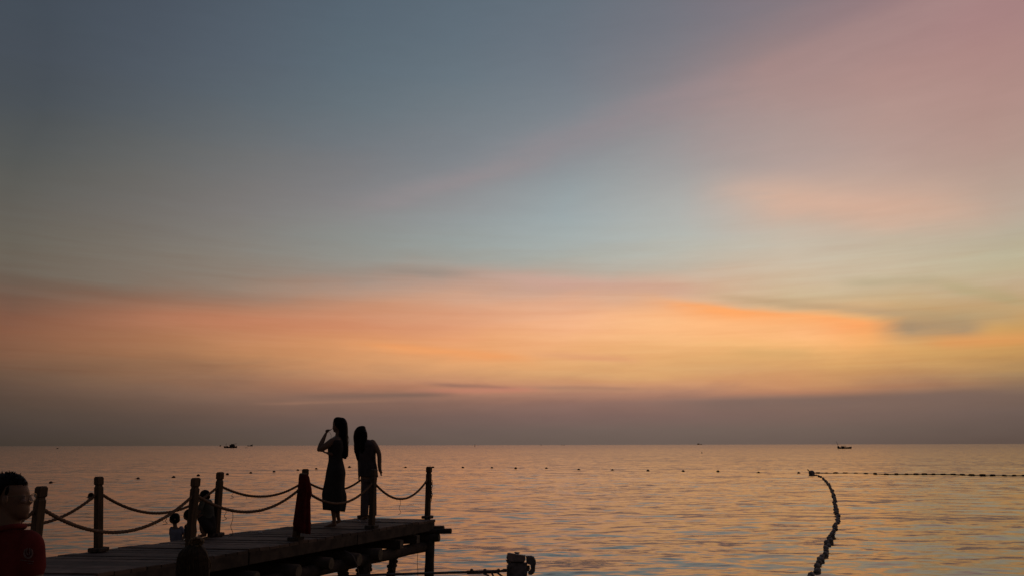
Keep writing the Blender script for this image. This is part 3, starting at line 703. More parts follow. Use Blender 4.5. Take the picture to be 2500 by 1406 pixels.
# --- man in the red jersey near the viewer
def man_red():
    Y0 = 3.7; cx = at_y(20, 1200, Y0); base = np.array([cx[0], Y0, sandz(cx[0], Y0)])
    f = Fig(Y0, base, 'man with spectacles and short black hair in a red jersey beside the jetty')
    g = G()
    HEAD = [(1155, 4, 36, 10), (1158, -8, 48, 20), (1166, -18, 58, 30), (1178, -24, 66, 37), (1190, -27, 70, 40), (1199, -28, 73, 40), (1206, -27, 70.5, 39), (1214, -26, 70, 38), (1222, -24, 71.5, 36), (1229, -21, 70, 34), (1236, -17, 72, 32), (1240, -14, 74.5, 30), (1243.5, -11, 71, 28), (1247, -6, 74, 27), (1252, 2, 69.5, 25), (1257, 12, 70.5, 21), (1262, 24, 68.5, 16), (1266.5, 36, 61, 9)]
    def headloft(gg, rows, grow=0, nose=.30):
        rs = []
        for (y, xb, xf, hd) in spline(rows, 3):
            cx, hw = (xb + xf) / 2, (xf - xb) / 2 + grow; hd = hd + grow
            rs.append([f.P(cx + hw * math.cos(t), y, hd * f.s * math.sin(t) * (1 - nose * max(0, math.cos(t)))) for t in np.linspace(0, 2 * math.pi, 37)[:-1]])
        gg.rings(rs[::-1])
    headloft(g, HEAD)
    f.limb(g, [(67, 1203, 0, 5), (71, 1211, 0, 5), (75.5, 1219, 0, 5), (76.5, 1223.5, 0, 5.4), (72, 1227, 0, 5)], 10)
    f.ell(g, 72.5, 1225, -.016, 4, 4.5, 3.4); f.ell(g, 72.5, 1225, .016, 4, 4.5, 3.4)
    for q in (-1, 1): f.ell(g, 12, 1219, q * .142, 8, 4, 14, .15); f.ell(g, 60, 1213, q * .050, 5, 6, 4); f.ell(g, 56, 1224, q * .066, 9, 7, 6)
    f.limb(g, [(16, 1236, 0, 27), (19, 1268, 0, 28), (14, 1298, 0, 32)], 14)
    f.loft(g, [(10, 1288, 30, 0, 30), (4, 1305, 54, 0, 40), (0, 1325, 74, 0, 48), (0, 1370, 76, 0, 52), (0, 1430, 76, 0, 52), (-2, 1500, 74, 0, 48), (-2, 1560, 78, 0, 50), (-2, 1610, 80, 0, 52)])
    f.limb(g, [(62, 1320, -.04, 20), (79, 1360, -.06, 20), (84, 1420, -.07, 19), (88, 1470, -.07, 19), (86, 1540, -.12, 16), (84, 1570, -.14, 13)], 12)
    f.hand(g, f.P(84, 1566, -.14), [0, -.1, -1], [0, 1, 0], 1.05, .4, 1)
    f.limb(g, [(-64, 1320, .04, 20), (-84, 1360, .06, 20), (-94, 1420, .06, 21), (-92, 1470, .05, 19), (-88, 1540, 0, 16), (-86, 1570, -.02, 13)], 12)
    f.hand(g, f.P(-86, 1566, -.02), [0, -.1, -1], [0, 1, 0], 1.05, .4, -1)
    sc = f.s; zb = base[2]
    for sx in (-1, 1):
        hip = f.P(-2 + 38 * sx, 1600); kn = np.array([base[0] + .11 * sx, Y0 - .03, zb + .50]); an = np.array([base[0] + .12 * sx, Y0 + .02, zb + .09])
        g.tube(spline([list(hip) + [.088], list((hip + kn) / 2) + [.076], list(kn) + [.055], list((kn + an) / 2 + [0, .02, .06]) + [.054], list(an) + [.038]], 4)[:, :3], spline([[.088], [.076], [.055], [.054], [.038]], 4)[:, 0], 12)
        g.tube([an + [.0, .03, -.045], an + [.02, -.06, -.055], an + [.03, -.16, -.065]], [.042, .04, .028], 10)
    g.fused('body', M['skin'], f.root, .0075)
    h = G()
    headloft(h, [(y, xb, xf, hd) for y, xb, xf, hd in ((1154.5, 6, 34, 10), (1157, -8, 46, 20), (1165, -18, 57, 30), (1176, -24, 65, 37), (1182, -26, 66, 38), (1186, -27, 55, 37))], 3)
    headloft(h, [(1180, -27, 40, 38), (1192, -28, 26, 40), (1203, -28, 14, 40), (1216, -27, 2, 38), (1232, -22, -2, 34), (1246, -14, -4, 24)], 3, 0)
    for q in (-1, 1): f.limb(h, [(20, 1190, q * .142, 6), (16, 1202, q * .140, 5), (15, 1210, q * .138, 3)], 8)
    ho = h.fused('hair', M['hair'], f.root, .008)
    rr = random.Random(5); g = G()
    for k in range(420):
        a = rr.uniform(-.2, 3.0); b = rr.uniform(-1.1, 1.1)
        x, y, dy = 20 + 48 * math.cos(a) * math.cos(b), 1190 - 36 * math.sin(a) * math.cos(b), .074 * math.sin(b)
        if y > 1183 + rr.uniform(-2, 5): continue
        p = f.P(x, y, dy); q = p + np.array([math.cos(a) * .5 + rr.uniform(-.4, .4), math.sin(b), math.sin(a) + rr.uniform(-.3, .3)]) * rr.uniform(.004, .012)
        g.tube([p, q], [.0035, .001], 4, dome=False)
    tag(g.obj('hair_tuft', M['hair'], ho), kind='stuff')
    t = G()                                          # jersey
    f.loft(t, [(13, 1287, 34, 0, 34), (6, 1300, 62, 0, 47), (2, 1316, 80, 0, 54), (1, 1345, 84, 0, 58), (0, 1390, 86, 0, 60), (0, 1430, 84, 0, 58), (-2, 1500, 82, 0, 53), (-2, 1590, 86, 0, 56)], 40)
    f.limb(t, [(62, 1314, -.03, 23), (76, 1328, -.05, 27), (80, 1360, -.06, 27), (82, 1390, -.065, 26)], 16)
    f.limb(t, [(-66, 1314, .03, 25), (-82, 1328, .05, 29), (-88, 1360, .06, 28), (-92, 1388, .065, 27)], 16)
    jo = t.fused('jersey', M['redshirt'], f.root, .0085, 3)
    c = G(); pts = [f.P(20 + 40 * math.cos(a), 1290 - 6 * math.cos(a) - 4 * math.sin(a), -.115 * math.sin(a)) for a in np.linspace(0, 6.283, 30)]; c.tube(pts, .012, 8, dome=False); c.obj('collar', M['redshirt'], jo, True)
    # printed mark: an open ring with an inner hook and a line of small lettering below
    bpy.context.view_layer.update()
    me = jo.data; from mathutils.bvhtree import BVHTree
    bv = BVHTree.FromPolygons([tuple(Vector(v.co) + Vector(jo['_o'])) for v in me.vertices], [tuple(q.vertices) for q in me.polygons])
    def onto(px, py):
        d = Vector(ray(px, py)).normalized(); hit = bv.ray_cast(Vector((0, 0, CAMZ)), d)
        return np.array(hit[0]) - np.array(d) * .004 if hit[0] else f.P(px, py, -.2)
    l = G()
    l.tube([onto(69 + 9.5 * math.cos(a), 1349 - 12.5 * math.sin(a)) for a in np.linspace(R(140), R(400), 26)], .0042, 6)
    l.tube([onto(x, y) for x, y in ((66, 1338), (64.5, 1346), (67, 1353), (71, 1354), (73, 1347), (72.5, 1338))], .0028, 6)
    for k in range(9):
        x = 51 + k * 3.5
        if k == 4: continue
        l.tube([onto(x, 1366 + .45 * k), onto(x + 2.2, 1366.3 + .45 * k)], .0022, 5)
    for k in range(4): l.tube([onto(68 + k * 3.2, 1374 + .4 * k), onto(70 + k * 3.2, 1374.2 + .4 * k)], .0016, 5)
    l.obj('chest_print', M['white'], jo)
    # shorts
    sh = G(); f.loft(sh, [(-2, 1570, 83, 0, 54), (-2, 1610, 86, 0, 58), (-2, 1640, 84, 0, 56)], 32)
    for sx in (-1, 1): sh.tube([f.P(-2 + 40 * sx, 1625), np.array([base[0] + .105 * sx, Y0 - .02, zb + .56])], [.098, .095], 14, dome=False)
    sh.fused('shorts', M['shorts'], f.root, .012, 3)
    # spectacles, worn on the face
    root = thing('spectacles', tuple(f.P(70, 1212)), 'thin metal framed spectacles on the face of the man in red', 'spectacles')
    for dy in (-.036, .036):
        c = f.P(80, 1214, dy); ring = [c + np.array([.004 * math.sin(a), .028 * math.cos(a), .019 * math.sin(a)]) for a in np.linspace(0, 6.283, 24)]
        q = G(); q.tube(ring, .0017, 6, dome=False); q.obj('rim', M['frame'], root)
        q = G(); q.rings([[c + np.array([.004 * math.sin(a) + e, .027 * math.cos(a), .018 * math.sin(a)]) for a in np.linspace(0, 6, 20)] for e in (-.0008, .0008)]); q.obj('lens', M['clear'], root)
        s = 1 if dy > 0 else -1
        q = G(); q.tube([f.P(80, 1209, s * .064), f.P(58, 1210, s * .078), f.P(14, 1211, s * .085)], .0015, 6); q.obj('temple_arm', M['frame'], root)
    q = G(); q.tube([f.P(81, 1209, -.009), f.P(82, 1207, 0), f.P(81, 1209, .009)], .0016, 6); q.obj('bridge', M['frame'], root)
man_red()

# --- woman with a bun, back of her head at the lower edge
def bun_woman():
    Y0 = 4.0; c0 = at_y(470, 1370, Y0); zb = sandz(c0[0], Y0); base = np.array([c0[0], Y0, zb]); f = Fig(Y0, base, 'woman seen from behind with her hair in a messy bun')
    g = G(); s = f.s
    f.ell(g, 470, 1376, 0, 35, 42, 46); f.ell(g, 470, 1392, .05, 28, 30, 30); f.limb(g, [(470, 1405, 0, 24), (470, 1440, -.01, 24), (470, 1460, -.01, 30)], 14)
    f.ell(g, 434, 1386, 0, 5, 8, 11); f.ell(g, 506, 1386, 0, 5, 8, 11)
    zt = f.P(470, 1450)[2]; H = zt - zb
    def ring(z, hw, hd): return [np.array([base[0] + hw * math.cos(a), Y0 + hd * math.sin(a), zb + z]) for a in np.linspace(0, 2 * math.pi, 25)[:-1]]
    g.rings([ring(H * k, a, b) for k, a, b in ((1.0, .06, .06), (.975, .15, .09), (.93, .18, .105), (.8, .16, .105), (.68, .13, .09), (.58, .155, .105), (.5, .17, .115), (.45, .15, .11))])
    for sx in (-1, 1):
        q = lambda x, y, z: np.array([base[0] + x * sx, Y0 + y, zb + z])
        g.tube(spline([q(.165, 0, H * .94), q(.2, -.01, H * .8), q(.215, 0, H * .68), q(.2, .06, H * .55), q(.19, .1, H * .48)], 3), spline([[.048], [.042], [.036], [.032], [.024]], 3)[:, 0], 10)
        f.hand(g, q(.19, .1, H * .48), [0, .2, -1], [0, 1, 0], .85, .4, sx)
        g.tube(spline([q(.085, 0, H * .5), q(.09, 0, H * .38), q(.09, .0, H * .27), q(.09, -.02, H * .17), q(.09, -.01, .07)], 3), spline([[.085], [.07], [.05], [.046], [.032]], 3)[:, 0], 12)
        g.tube([q(.09, -.02, .04), q(.09, .08, .03), q(.095, .16, .022)], [.035, .032, .022], 10)
    g.fused('body', M['skin'], f.root, .009)
    d = G(); d.rings([ring(H * k, a, b) for k, a, b in ((.945, .165, .108), (.9, .186, .115), (.8, .172, .115), (.68, .145, .1), (.58, .17, .115), (.48, .19, .13), (.36, .21, .15), (.3, .22, .16))], True, False)
    o = d.obj('dress', M['dress'], f.root, True); o.modifiers.new('t', 'SOLIDIFY').thickness = .005
    h = G(); f.loft(h, [(480, 1329, 13, -.01, 14), (475, 1337, 26, -.01, 28), (473, 1349, 34.5, -.01, 38), (471.5, 1364, 39.5, -.012, 44), (470.5, 1384, 41.5, -.015, 44), (470, 1412, 41, -.03, 34), (470, 1430, 36, -.05, 22)], 40, (4, .015))
    b2 = G(); f.ell(b2, 478, 1321, -.03, 17, 17, 10, -.15); f.ell(b2, 470, 1325, -.03, 10, 13, 8, .3); f.ell(b2, 489, 1319, -.03, 9.5, 13, 8.5, .4); f.ell(b2, 481, 1314, -.035, 9, 10, 6)
    b2.fused('hair_bun', M['bunhair'], f.root, .006, 2)
    rr = random.Random(11)
    ho = h.fused('hair', M['bundark'], f.root, .007, 2)
    st = G(); sd = G()
    for k in range(60):                              # coiled strands of the bun and wisps
        a = rr.uniform(0, 6.28); r1 = rr.uniform(11, 18); p = [(479 + r1 * math.cos(a + t) * 1.0, 1322 + 9.5 * math.sin(a + t) * rr.uniform(.85, 1.15), -.03 - .06 * math.cos(t * 1.3) * rr.uniform(.5, 1)) for t in np.linspace(0, 1.6, 5)]
        st.tube(spline([f.P(*q) for q in p], 3), .0026, 5, dome=False)
    for k in range(420):                             # combed up towards the bun
        a = rr.uniform(-1.25, 1.25); x0, y0 = 470 + 42 * math.sin(a), 1372 + rr.uniform(-6, 34)
        (sd if k % 40 else st).tube(spline([f.P(x0, y0, -.03 - .085 * math.cos(a)), f.P(470 + 37 * math.sin(a), 1355, -.035 - .085 * math.cos(a)), f.P(472 + 20 * math.sin(a), 1334, -.03 - .06 * math.cos(a)), f.P(476 + 9 * math.sin(a), 1327, -.05)], 4), .0011, 4, dome=False)
    for k in range(26):                              # loose at the right side
        x = 500 + rr.uniform(-4, 8); st.tube(spline([f.P(x - 6, 1348, -.03), f.P(x + 3 + rr.uniform(0, 4), 1366, -.02), f.P(x + 4 + rr.uniform(-2, 5), 1385, -.02), f.P(x + rr.uniform(-4, 4), 1404, -.03)], 4), .0016, 4, dome=False)
    for k in range(14):
        a = rr.uniform(-.4, 3.5); p = f.P(479 + 16 * math.cos(a), 1322 - 9 * math.sin(a), -.03); st.tube(spline([p, p + [math.cos(a) * .02, 0, math.sin(a) * .018], p + [math.cos(a) * .035 + rr.uniform(-.015, .015), 0, math.sin(a) * .022]], 3), .0014, 4, dome=False)
    tag(st.obj('hair_strand', M['bunhair'], ho), kind='stuff'); tag(sd.obj('hair_strand', M['bundark'], ho), kind='stuff')
bun_woman()

# --- generic smaller bather: standing in the water, built from measured pixels of head and shoulders
def bather(name_label, Y0, head, hr, shoulders, waist, shirt, face, group, arms):
    c0 = at_y(head[0], head[1], Y0); base = np.array([at_y(waist[0], waist[1], Y0)[0], Y0, -.45]); f = Fig(Y0, base, name_label, group); g = G()
    hx, hy = head
    f.ell(g, hx, hy - hr * .1, 0, hr * .95, hr * .95, hr * 1.0); f.ell(g, hx + face * hr * .3, hy + hr * .35, 0, hr * .62, hr * .6, hr * .65)
    f.limb(g, [(hx + face * hr * .8, hy + hr * .1, 0, hr * .14), (hx + face * hr * 1.02, hy + hr * .32, 0, hr * .12)], 8); f.ell(g, hx + face * hr * .72, hy + hr * .62, 0, hr * .25, hr * .3, hr * .14)
    for q in (-1, 1): f.ell(g, hx - face * hr * .1, hy + hr * .15, q * hr * .93 * f.s, hr * .18, hr * .1, hr * .26)
    sx, sy, sw = shoulders; wx, wy, ww = waist
    f.limb(g, [(hx - face * hr * .1, hy + hr * .6, 0, hr * .42), ((hx + sx) / 2, sy - hr * .5, 0, hr * .42), (sx, sy, 0, hr * .5)], 10)
    torso = [(sx, sy - hr * .35, sw * .45, 0, sw * .32), (sx, sy, sw * .85, 0, sw * .5), (sx, sy + hr * .6, sw, 0, sw * .62), ((sx + wx) / 2, (sy + wy) / 2, sw * .95, 0, sw * .65), (wx, wy, ww, 0, ww * .75)]
    f.loft(g, torso); 
    wz = f.P(wx, wy); 
    for q in (-1, 1):
        hip = wz + np.array([q * ww * .5 * f.s, 0, 0]); g.tube([hip, (hip + np.array([hip[0], Y0, -.45])) / 2, np.array([hip[0], Y0, -.40])], [ww * .5 * f.s, ww * .42 * f.s, ww * .28 * f.s], 10)
        g.tube([np.array([hip[0], Y0, -.41]), np.array([hip[0] + face * .1, Y0, -.42])], [.03, .025], 8)
    for pts in arms:
        f.limb(g, pts, 10); a = f.P(*pts[-2][:3]); b = f.P(*pts[-1][:3]); f.hand(g, b, b - a, [0, 1, 0], .62, .4)
    g.fused('body', M['skin'], f.root, .0085)
    t = G(); f.loft(t, [(a, b, c * 1.09 + .4, d, e * 1.1 + .4) for a, b, c, d, e in torso[1:]] + [(wx, wy + 10, ww * 1.15, 0, ww * .9)], 28, (5, .04), (True, False))
    for pts in arms: f.limb(t, [(p[0], p[1], p[2], p[3] * 1.25) for p in pts[:2]], 10)
    t.obj('shirt', shirt, f.root, True)
    h = G(); f.ell(h, hx - face * hr * .12, hy - hr * .2, 0, hr * 1.0, hr * 1.06, hr * .98); f.ell(h, hx - face * hr * .35, hy + hr * .3, 0, hr * .78, hr * .95, hr * .72)
    h.fused('hair', M['hair'], f.root, .009, 2)
    return f
bather('child in a pale shirt standing in the water left of a near jetty post', 12.6, (425.5, 1265), 11.8, (430, 1291, 14.5), (431, 1322, 13.5), M['paleshirt'], -1, None,
       [[(442, 1289, 0, 4.6), (448, 1299, 0, 4.0), (450.5, 1306, -.03, 3.4), (445.5, 1317, -.06, 2.6)], [(419, 1290, 0, 4.4), (418, 1302, .02, 4.0), (418, 1315, .03, 3.4), (419, 1324, .03, 2.6)]])
bather('child whose dark face shows beside a near jetty post', 12.2, (460.5, 1256), 12.6, (464, 1284, 13), (464, 1318, 12), M['shorts'], -1, None,
       [[(474, 1283, 0, 4.2), (476, 1298, 0, 3.8), (475, 1310, 0, 3.2), (474, 1320, 0, 2.5)], [(455, 1284, .1, 4.2), (456, 1298, .12, 3.8), (457, 1310, .12, 3.2), (458, 1320, .12, 2.5)]])

# --- adult crouching on the far edge of the deck, bent towards the children
def croucher():
    b0 = at_z(508, 1309, DZ); f = Fig(b0[1] - .05, b0, 'person in a grey shirt crouching bent over at the far edge of the jetty'); g = G()
    f.ell(g, 498, 1209, .06, 11.5, 11, 13.5, .5); f.ell(g, 491, 1214, .07, 8, 8, 9); f.limb(g, [(486, 1214, .07, 2), (483, 1217, .07, 1.6)], 8)
    f.limb(g, [(500, 1214, .05, 6), (503, 1222, .03, 6.5)], 10)
    f.loft(g, [(500, 1217, 8, .02, 12), (503, 1224, 14, .02, 18), (505, 1236, 16, .02, 18), (505, 1252, 17, .02, 16), (506, 1268, 19, .03, 18), (507, 1284, 20, .04, 20), (507, 1298, 17, .04, 17)])
    for dy, dx in ((-.06, 0), (.14, 3)):
        f.limb(g, [(508 + dx, 1286, dy, 11), (497 + dx, 1272, dy, 9.5), (489 + dx, 1262, dy, 7.5)], 12); f.limb(g, [(489 + dx, 1262, dy, 7.5), (494 + dx, 1280, dy, 6.4), (497 + dx, 1298, dy, 4.6), (497 + dx, 1303, dy, 4)], 12)
        f.limb(g, [(498 + dx, 1305, dy, 4), (490 + dx, 1307, dy, 3.4), (484 + dx, 1308, dy, 2.4)], 10)
    f.limb(g, [(494, 1225, -.09, 6), (488, 1240, -.12, 5), (484, 1252, -.12, 4.4), (478, 1262, -.1, 3.4), (472, 1268, -.09, 2.8)], 10); f.hand(g, f.P(474, 1266, -.09), [-1, 0, -.6], [0, 1, 0], .8, .4)
    f.limb(g, [(512, 1225, .12, 6), (518, 1240, .13, 5), (519, 1254, .1, 4.4), (508, 1264, .06, 3.6), (500, 1266, .04, 2.8)], 10); f.hand(g, f.P(502, 1266, .04), [-1, 0, 0], [0, 1, 0], .8, .4)
    g.fused('body', M['skin'], f.root, .0085)
    t = G(); f.loft(t, [(501, 1219, 11, .02, 15), (503, 1225, 15.5, .02, 19.5), (505, 1236, 17.5, .02, 19.5), (505, 1252, 18.2, .02, 17.5), (506, 1264, 19.5, .03, 19)], 32, (6, .03), (True, False)); f.limb(t, [(495, 1225, -.09, 7), (488, 1240, -.12, 6.4)], 12); f.limb(t, [(511, 1225, .12, 7), (518, 1240, .13, 6.4)], 12)
    t.obj('shirt', M['greyshirt'], f.root, True)
    s = G(); f.loft(s, [(506, 1258, 19.5, .03, 18), (507, 1276, 20.8, .04, 21), (507, 1292, 20, .04, 20), (507, 1302, 16, .04, 16)], 28)
    for dy, dx in ((-.06, 0), (.14, 3)): f.limb(s, [(508 + dx, 1286, dy, 12.2), (498 + dx, 1273, dy, 10.8), (491 + dx, 1265, dy, 9)], 12)
    s.fused('shorts', M['shorts'], f.root, .009, 2)
    h = G(); f.ell(h, 500, 1207, .06, 12.6, 12.4, 12.6, .5); f.ell(h, 506, 1212, .05, 7, 9, 8); h.fused('hair', M['hair'], f.root, .009, 2)
croucher()

# --- swimmer
def swimmer():
    b = at_z(219, 1213, 0); f = Fig(b[1], b, 'swimmer with one arm out, head above water behind a far jetty post'); g = G()
    f.ell(g, 221, 1209, 0, 6.2, 6, 6.6); f.ell(g, 217.5, 1211, 0, 3.4, 4, 4); f.limb(g, [(221, 1212, 0, 3.4), (221, 1219, .1, 4)], 8)
    f.limb(g, [(214, 1216, 0, 3.4), (206, 1217, -.1, 2.6), (198, 1217, -.2, 2.2), (191, 1217.3, -.25, 1.8), (186, 1217.5, -.3, 1.4)], 10); f.hand(g, f.P(188, 1217.4, -.28), [-1, -.2, .1], [0, 1, 0], .9, .2)
    f.loft(g, [(219, 1213.5, 8, .05, 8), (219, 1217, 11, .1, 12), (220, 1226, 10, .4, 14)]); f.limb(g, [(220, 1224, .5, 7), (224, 1228, 1.0, 5), (226, 1230, 1.4, 3)], 10)
    g.fused('body', M['skin'], f.root, .014); h = G(); f.ell(h, 222, 1207.5, 0, 6.6, 6.6, 6); h.fused('hair', M['hair'], f.root, .014, 2)
    t = G(); f.loft(t, [(219, 1214, 9, .05, 9), (219, 1217, 12, .1, 13), (220, 1226, 11, .4, 15)]); t.obj('shirt', M['paleshirt'], f.root, True)
swimmer()

# ================================================================== FLOATS
def float_part(root, c, d, L, r, m, name='float_piece', n=8):
    d = np.asarray(d, float); d /= np.linalg.norm(d); s = np.cross(d, UP); s /= np.linalg.norm(s); u = np.cross(s, d); rs = []
    for q, w_ in ((-1, .35), (-.85, .8), (-.45, 1), (.1, 1.0), (.55, .97), (.88, .75), (1, .35)):
        rs.append([c + d * q * L + (s * math.cos(2 * math.pi * k / n) + u * math.sin(2 * math.pi * k / n)) * r * w_ * random.uniform(.9, 1.1) for k in range(n)])
    G().rings(rs).obj(name, m, root, smooth=True)
def strung(name, label, pts, spacing, L, r, m, jitter, rope_r=.015):
    P = spline(pts, 24); root = thing(name, tuple(P[0] * [1, 1, 0]), label, 'float line')
    seg = np.linalg.norm(np.diff(P, axis=0), axis=1); cum = np.concatenate([[0], np.cumsum(seg)]); s = .2; k = 0
    while s < cum[-1]:
        i = min(len(seg) - 1, int(np.searchsorted(cum, s)) - 1); p = P[i] + (P[i + 1] - P[i]) * (s - cum[i]) / seg[i]; d = P[i + 1] - P[i]
        j = np.array([random.uniform(-1, 1), random.uniform(-1, 1), 0]) * jitter; q = random.uniform(.8, 1.2)
        a = random.uniform(-.5, .5) * (1 if jitter > .01 else .3); d = np.array([d[0] * math.cos(a) - d[1] * math.sin(a), d[0] * math.sin(a) + d[1] * math.cos(a), 0])
        float_part(root, p + j + UP * r * random.uniform(.25, .7), d, L * q, r * random.uniform(.82, 1.15), m); s += spacing * random.uniform(.85, 1.15); k += 1
    g = G(); g.tube([p + UP * .02 for p in P], rope_r, 6); g.obj('rope', M['twine'], root)
    return root
chainpx = [(1981, 1157.5), (2000, 1162), (2014, 1173), (2026, 1187), (2033, 1202), (2036.5, 1220), (2040, 1240), (2043, 1258), (2044.5, 1272), (2039, 1287), (2031, 1302), (2025, 1318), (2021, 1332), (2017, 1348), (2011, 1362), (2002, 1378), (1990, 1394), (1976, 1414), (1958, 1440)]
near_line = strung('float_line', 'line of foam floats curving from the sea towards the viewer', [at_z(x, y, 0) for x, y in chainpx], .47, .095, .052, M['foam'], .05)
side_line = strung('float_line', 'straight line of small dark floats stretching off to the right', [at_z(x, y, 0) for x, y in ((1990, 1155), (2080, 1155.5), (2170, 1157.5), (2290, 1157.5), (2400, 1160), (2520, 1160.8), (2640, 1161))], .68, .17, .065, M['buoy'], .005, .028)
c = at_z(1982, 1158, 0); root = thing('corner_buoy', tuple(c), 'larger buoy where the two float lines meet', 'buoy')
g = G(); g.ell(c + UP * .12, (.22, .22, .2)); g.obj('body', M['foam'], root, True); g = G(); g.tube([c + UP * .2 + [-.1, 0, 0], c + UP * .36 + [-.28, 0, 0]], .04, 8); g.obj('spout', M['buoy'], root)
# widely spaced buoys out to the left
BU = [(124, 1176.5), (337, 1166.5), (424, 1163), (484, 1159), (555, 1156), (612, 1152.8), (669, 1149.7), (727, 1146.2), (772, 1143), (853, 1139), (990, 1139.5), (1057, 1139.5), (1130, 1140.3), (1201, 1140.5), (1259, 1141.7), (1334, 1141.5), (1413, 1144.8), (1495, 1145.8), (1582, 1147.4), (1668, 1148.8), (1753, 1149.3), (1852, 1152.2), (1950, 1153)]
pts = [at_z(x, y + 1.5, 0) for x, y in BU]; root = thing('buoy_line', tuple(pts[0]), 'line of widely spaced round dark buoys across the bay', 'buoy line')
for k, p in enumerate(pts):
    r = np.linalg.norm(p) * 3.5 / 1930 * random.uniform(.9, 1.1); g = G()
    rs = [[p + np.array([math.cos(a) * r * q, math.sin(a) * r * q, z * r]) for a in np.linspace(0, 2 * math.pi, 13)[:-1]] for z, q in ((-.4, .6), (-.1, .95), (.15, 1.0), (.45, .9), (.75, .55), (.9, .25), (1.0, .12))]
    g.rings(rs); g.obj('buoy', M['buoy'], root, True)
g = G(); q = []
for a, b in zip(pts[:-1], pts[1:]): q += [a + (b - a) * t - UP * (.0 + .28 * math.sin(math.pi * t) - .04) for t in np.linspace(0, 1, 9)[:-1]]
g.tube(q + [pts[-1]], .022, 5); g.obj('rope', M['twine'], root)

# ================================================================== BOATS
def hull_mesh(g, P, L, B, H, bow=1, sheer=.5, stern=.5):
    # P origin at waterline amidships, x along the boat towards the bow
    rs = []
    for t in np.linspace(0, 1, 15):
        x = (t - .5) * L * bow; b = B / 2 * (min(1, (t + .12) / .3) ** .6) * (1 - max(0, (t - .55) / .45) ** 2.2 * .97)
        top = H * (1 + sheer * max(0, (t - .5) * 2) ** 2.4 + stern * max(0, (.25 - t) * 4) ** 2); ov = L * .05 * bow * max(0, (t - .85) / .15)
        keel = -.35 * H
        rs.append([P + np.array(q) for q in ((x + ov, -b, top), (x + ov * .5, -b * .93, top * .45), (x, -b * .6, keel * .6), (x, 0, keel), (x, b * .6, keel * .6), (x + ov * .5, b * .93, top * .45), (x + ov, b, top), (x + ov * .9, b * .9, top * .82), (x + ov * .9, 0, top * .80), (x + ov * .9, -b * .9, top * .82))])
    g.rings(rs)
def fishing_boat(px, py, Lpx, label, bow=1, parts=True, mast=None, group='fishing boats on the horizon', name='fishing_boat'):
    p = at_z(px, py, 0); s = p[1] / 1900; L = Lpx * s; root = thing(name, tuple(p), label, 'boat', group)
    H = L * .10; g = G(); hull_mesh(g, p, L, L * .27, H, bow); g.obj('hull', M['hull'], root, True)
    V = lambda x, z, y=0: p + np.array([x * L * bow, y * L, z * L])
    return p, s, L, root, V
def bx(root, name, V, L, x0, x1, z0, z1, w_, m, tp=1.0):
    g = G(); rs = [[V(x, z0, y) for x, y in ((x0, -w_), (x1, -w_), (x1, w_), (x0, w_))], [V(x, z1, y) for x, y in (((x0 + x1) / 2 + (x0 - (x0 + x1) / 2) * tp, -w_ * tp), ((x0 + x1) / 2 + (x1 - (x0 + x1) / 2) * tp, -w_ * tp), ((x0 + x1) / 2 + (x1 - (x0 + x1) / 2) * tp, w_ * tp), ((x0 + x1) / 2 + (x0 - (x0 + x1) / 2) * tp, w_ * tp))]]
    g.rings(rs); return g.obj(name, m, root)
# trawler on the left: bow left, cabin aft, canopy over the stern
p, s, L, root, V = fishing_boat(562.5, 1092.6, 31, 'fishing boat with a tall cabin and stern canopy, largest on the left horizon', -1)
cb = bx(root, 'cabin', V, L, -.34, .06, .07, .24, .09, M['cabin'], .92); bx(root, 'wheelhouse', V, L, -.26, -.04, .24, .31, .08, M['cabin'], .9)
bx(root, 'cabin_roof', V, L, -.32, .10, .235, .25, .10, M['hull']); bx(root, 'deck_gear', V, L, .19, .31, .07, .15, .06, M['hull'], .8)
g = G(); g.tube([V(-.20, .29), V(-.48, .335)], L * .014, 6); g.obj('boom', M['hull'], root)
g = G(); g.tube([V(.37, .08), V(.35, .34)], L * .013, 6); g.obj('mast', M['hull'], root)
g = G(); g.tube([V(-.46, .1), V(-.46, .2)], L * .008, 6); g.obj('stern_post', M['hull'], root)
for x in (-.22, -.12, -.02): 
    w_ = bx(root, 'cabin_window', V, L, x - .03, x + .03, .15, .2, .0925, M['lens'])
# boat on the right: stern left with a mast, awning, raked bow right
p, s, L, root, V = fishing_boat(2062, 1094.3, 33, 'lone fishing boat with a raked mast at its stern on the right horizon', 1)
bx(root, 'stern_box', V, L, -.49, -.42, .08, .19, .07, M['hull'], .9); bx(root, 'cabin', V, L, -.20, -.03, .08, .16, .08, M['cabin']); bx(root, 'awning', V, L, -.23, .10, .18, .205, .10, M['cabin'], .95)
for x in (-.2, .07):
    for y in (-.08, .08):
        g = G(); g.tube([V(x, .08, y), V(x, .19, y)], L * .009, 6); g.obj('awning_post', M['hull'], root)
g = G(); g.tube(spline([V(-.46, .12), V(-.50, .34), V(-.53, .42), V(-.57, .52)], 3), L * .012, 6); g.obj('mast', M['hull'], root)
g = G(); g.tube([V(-.5, .33), V(-.34, .315)], L * .008, 6); g.obj('yard', M['hull'], root)
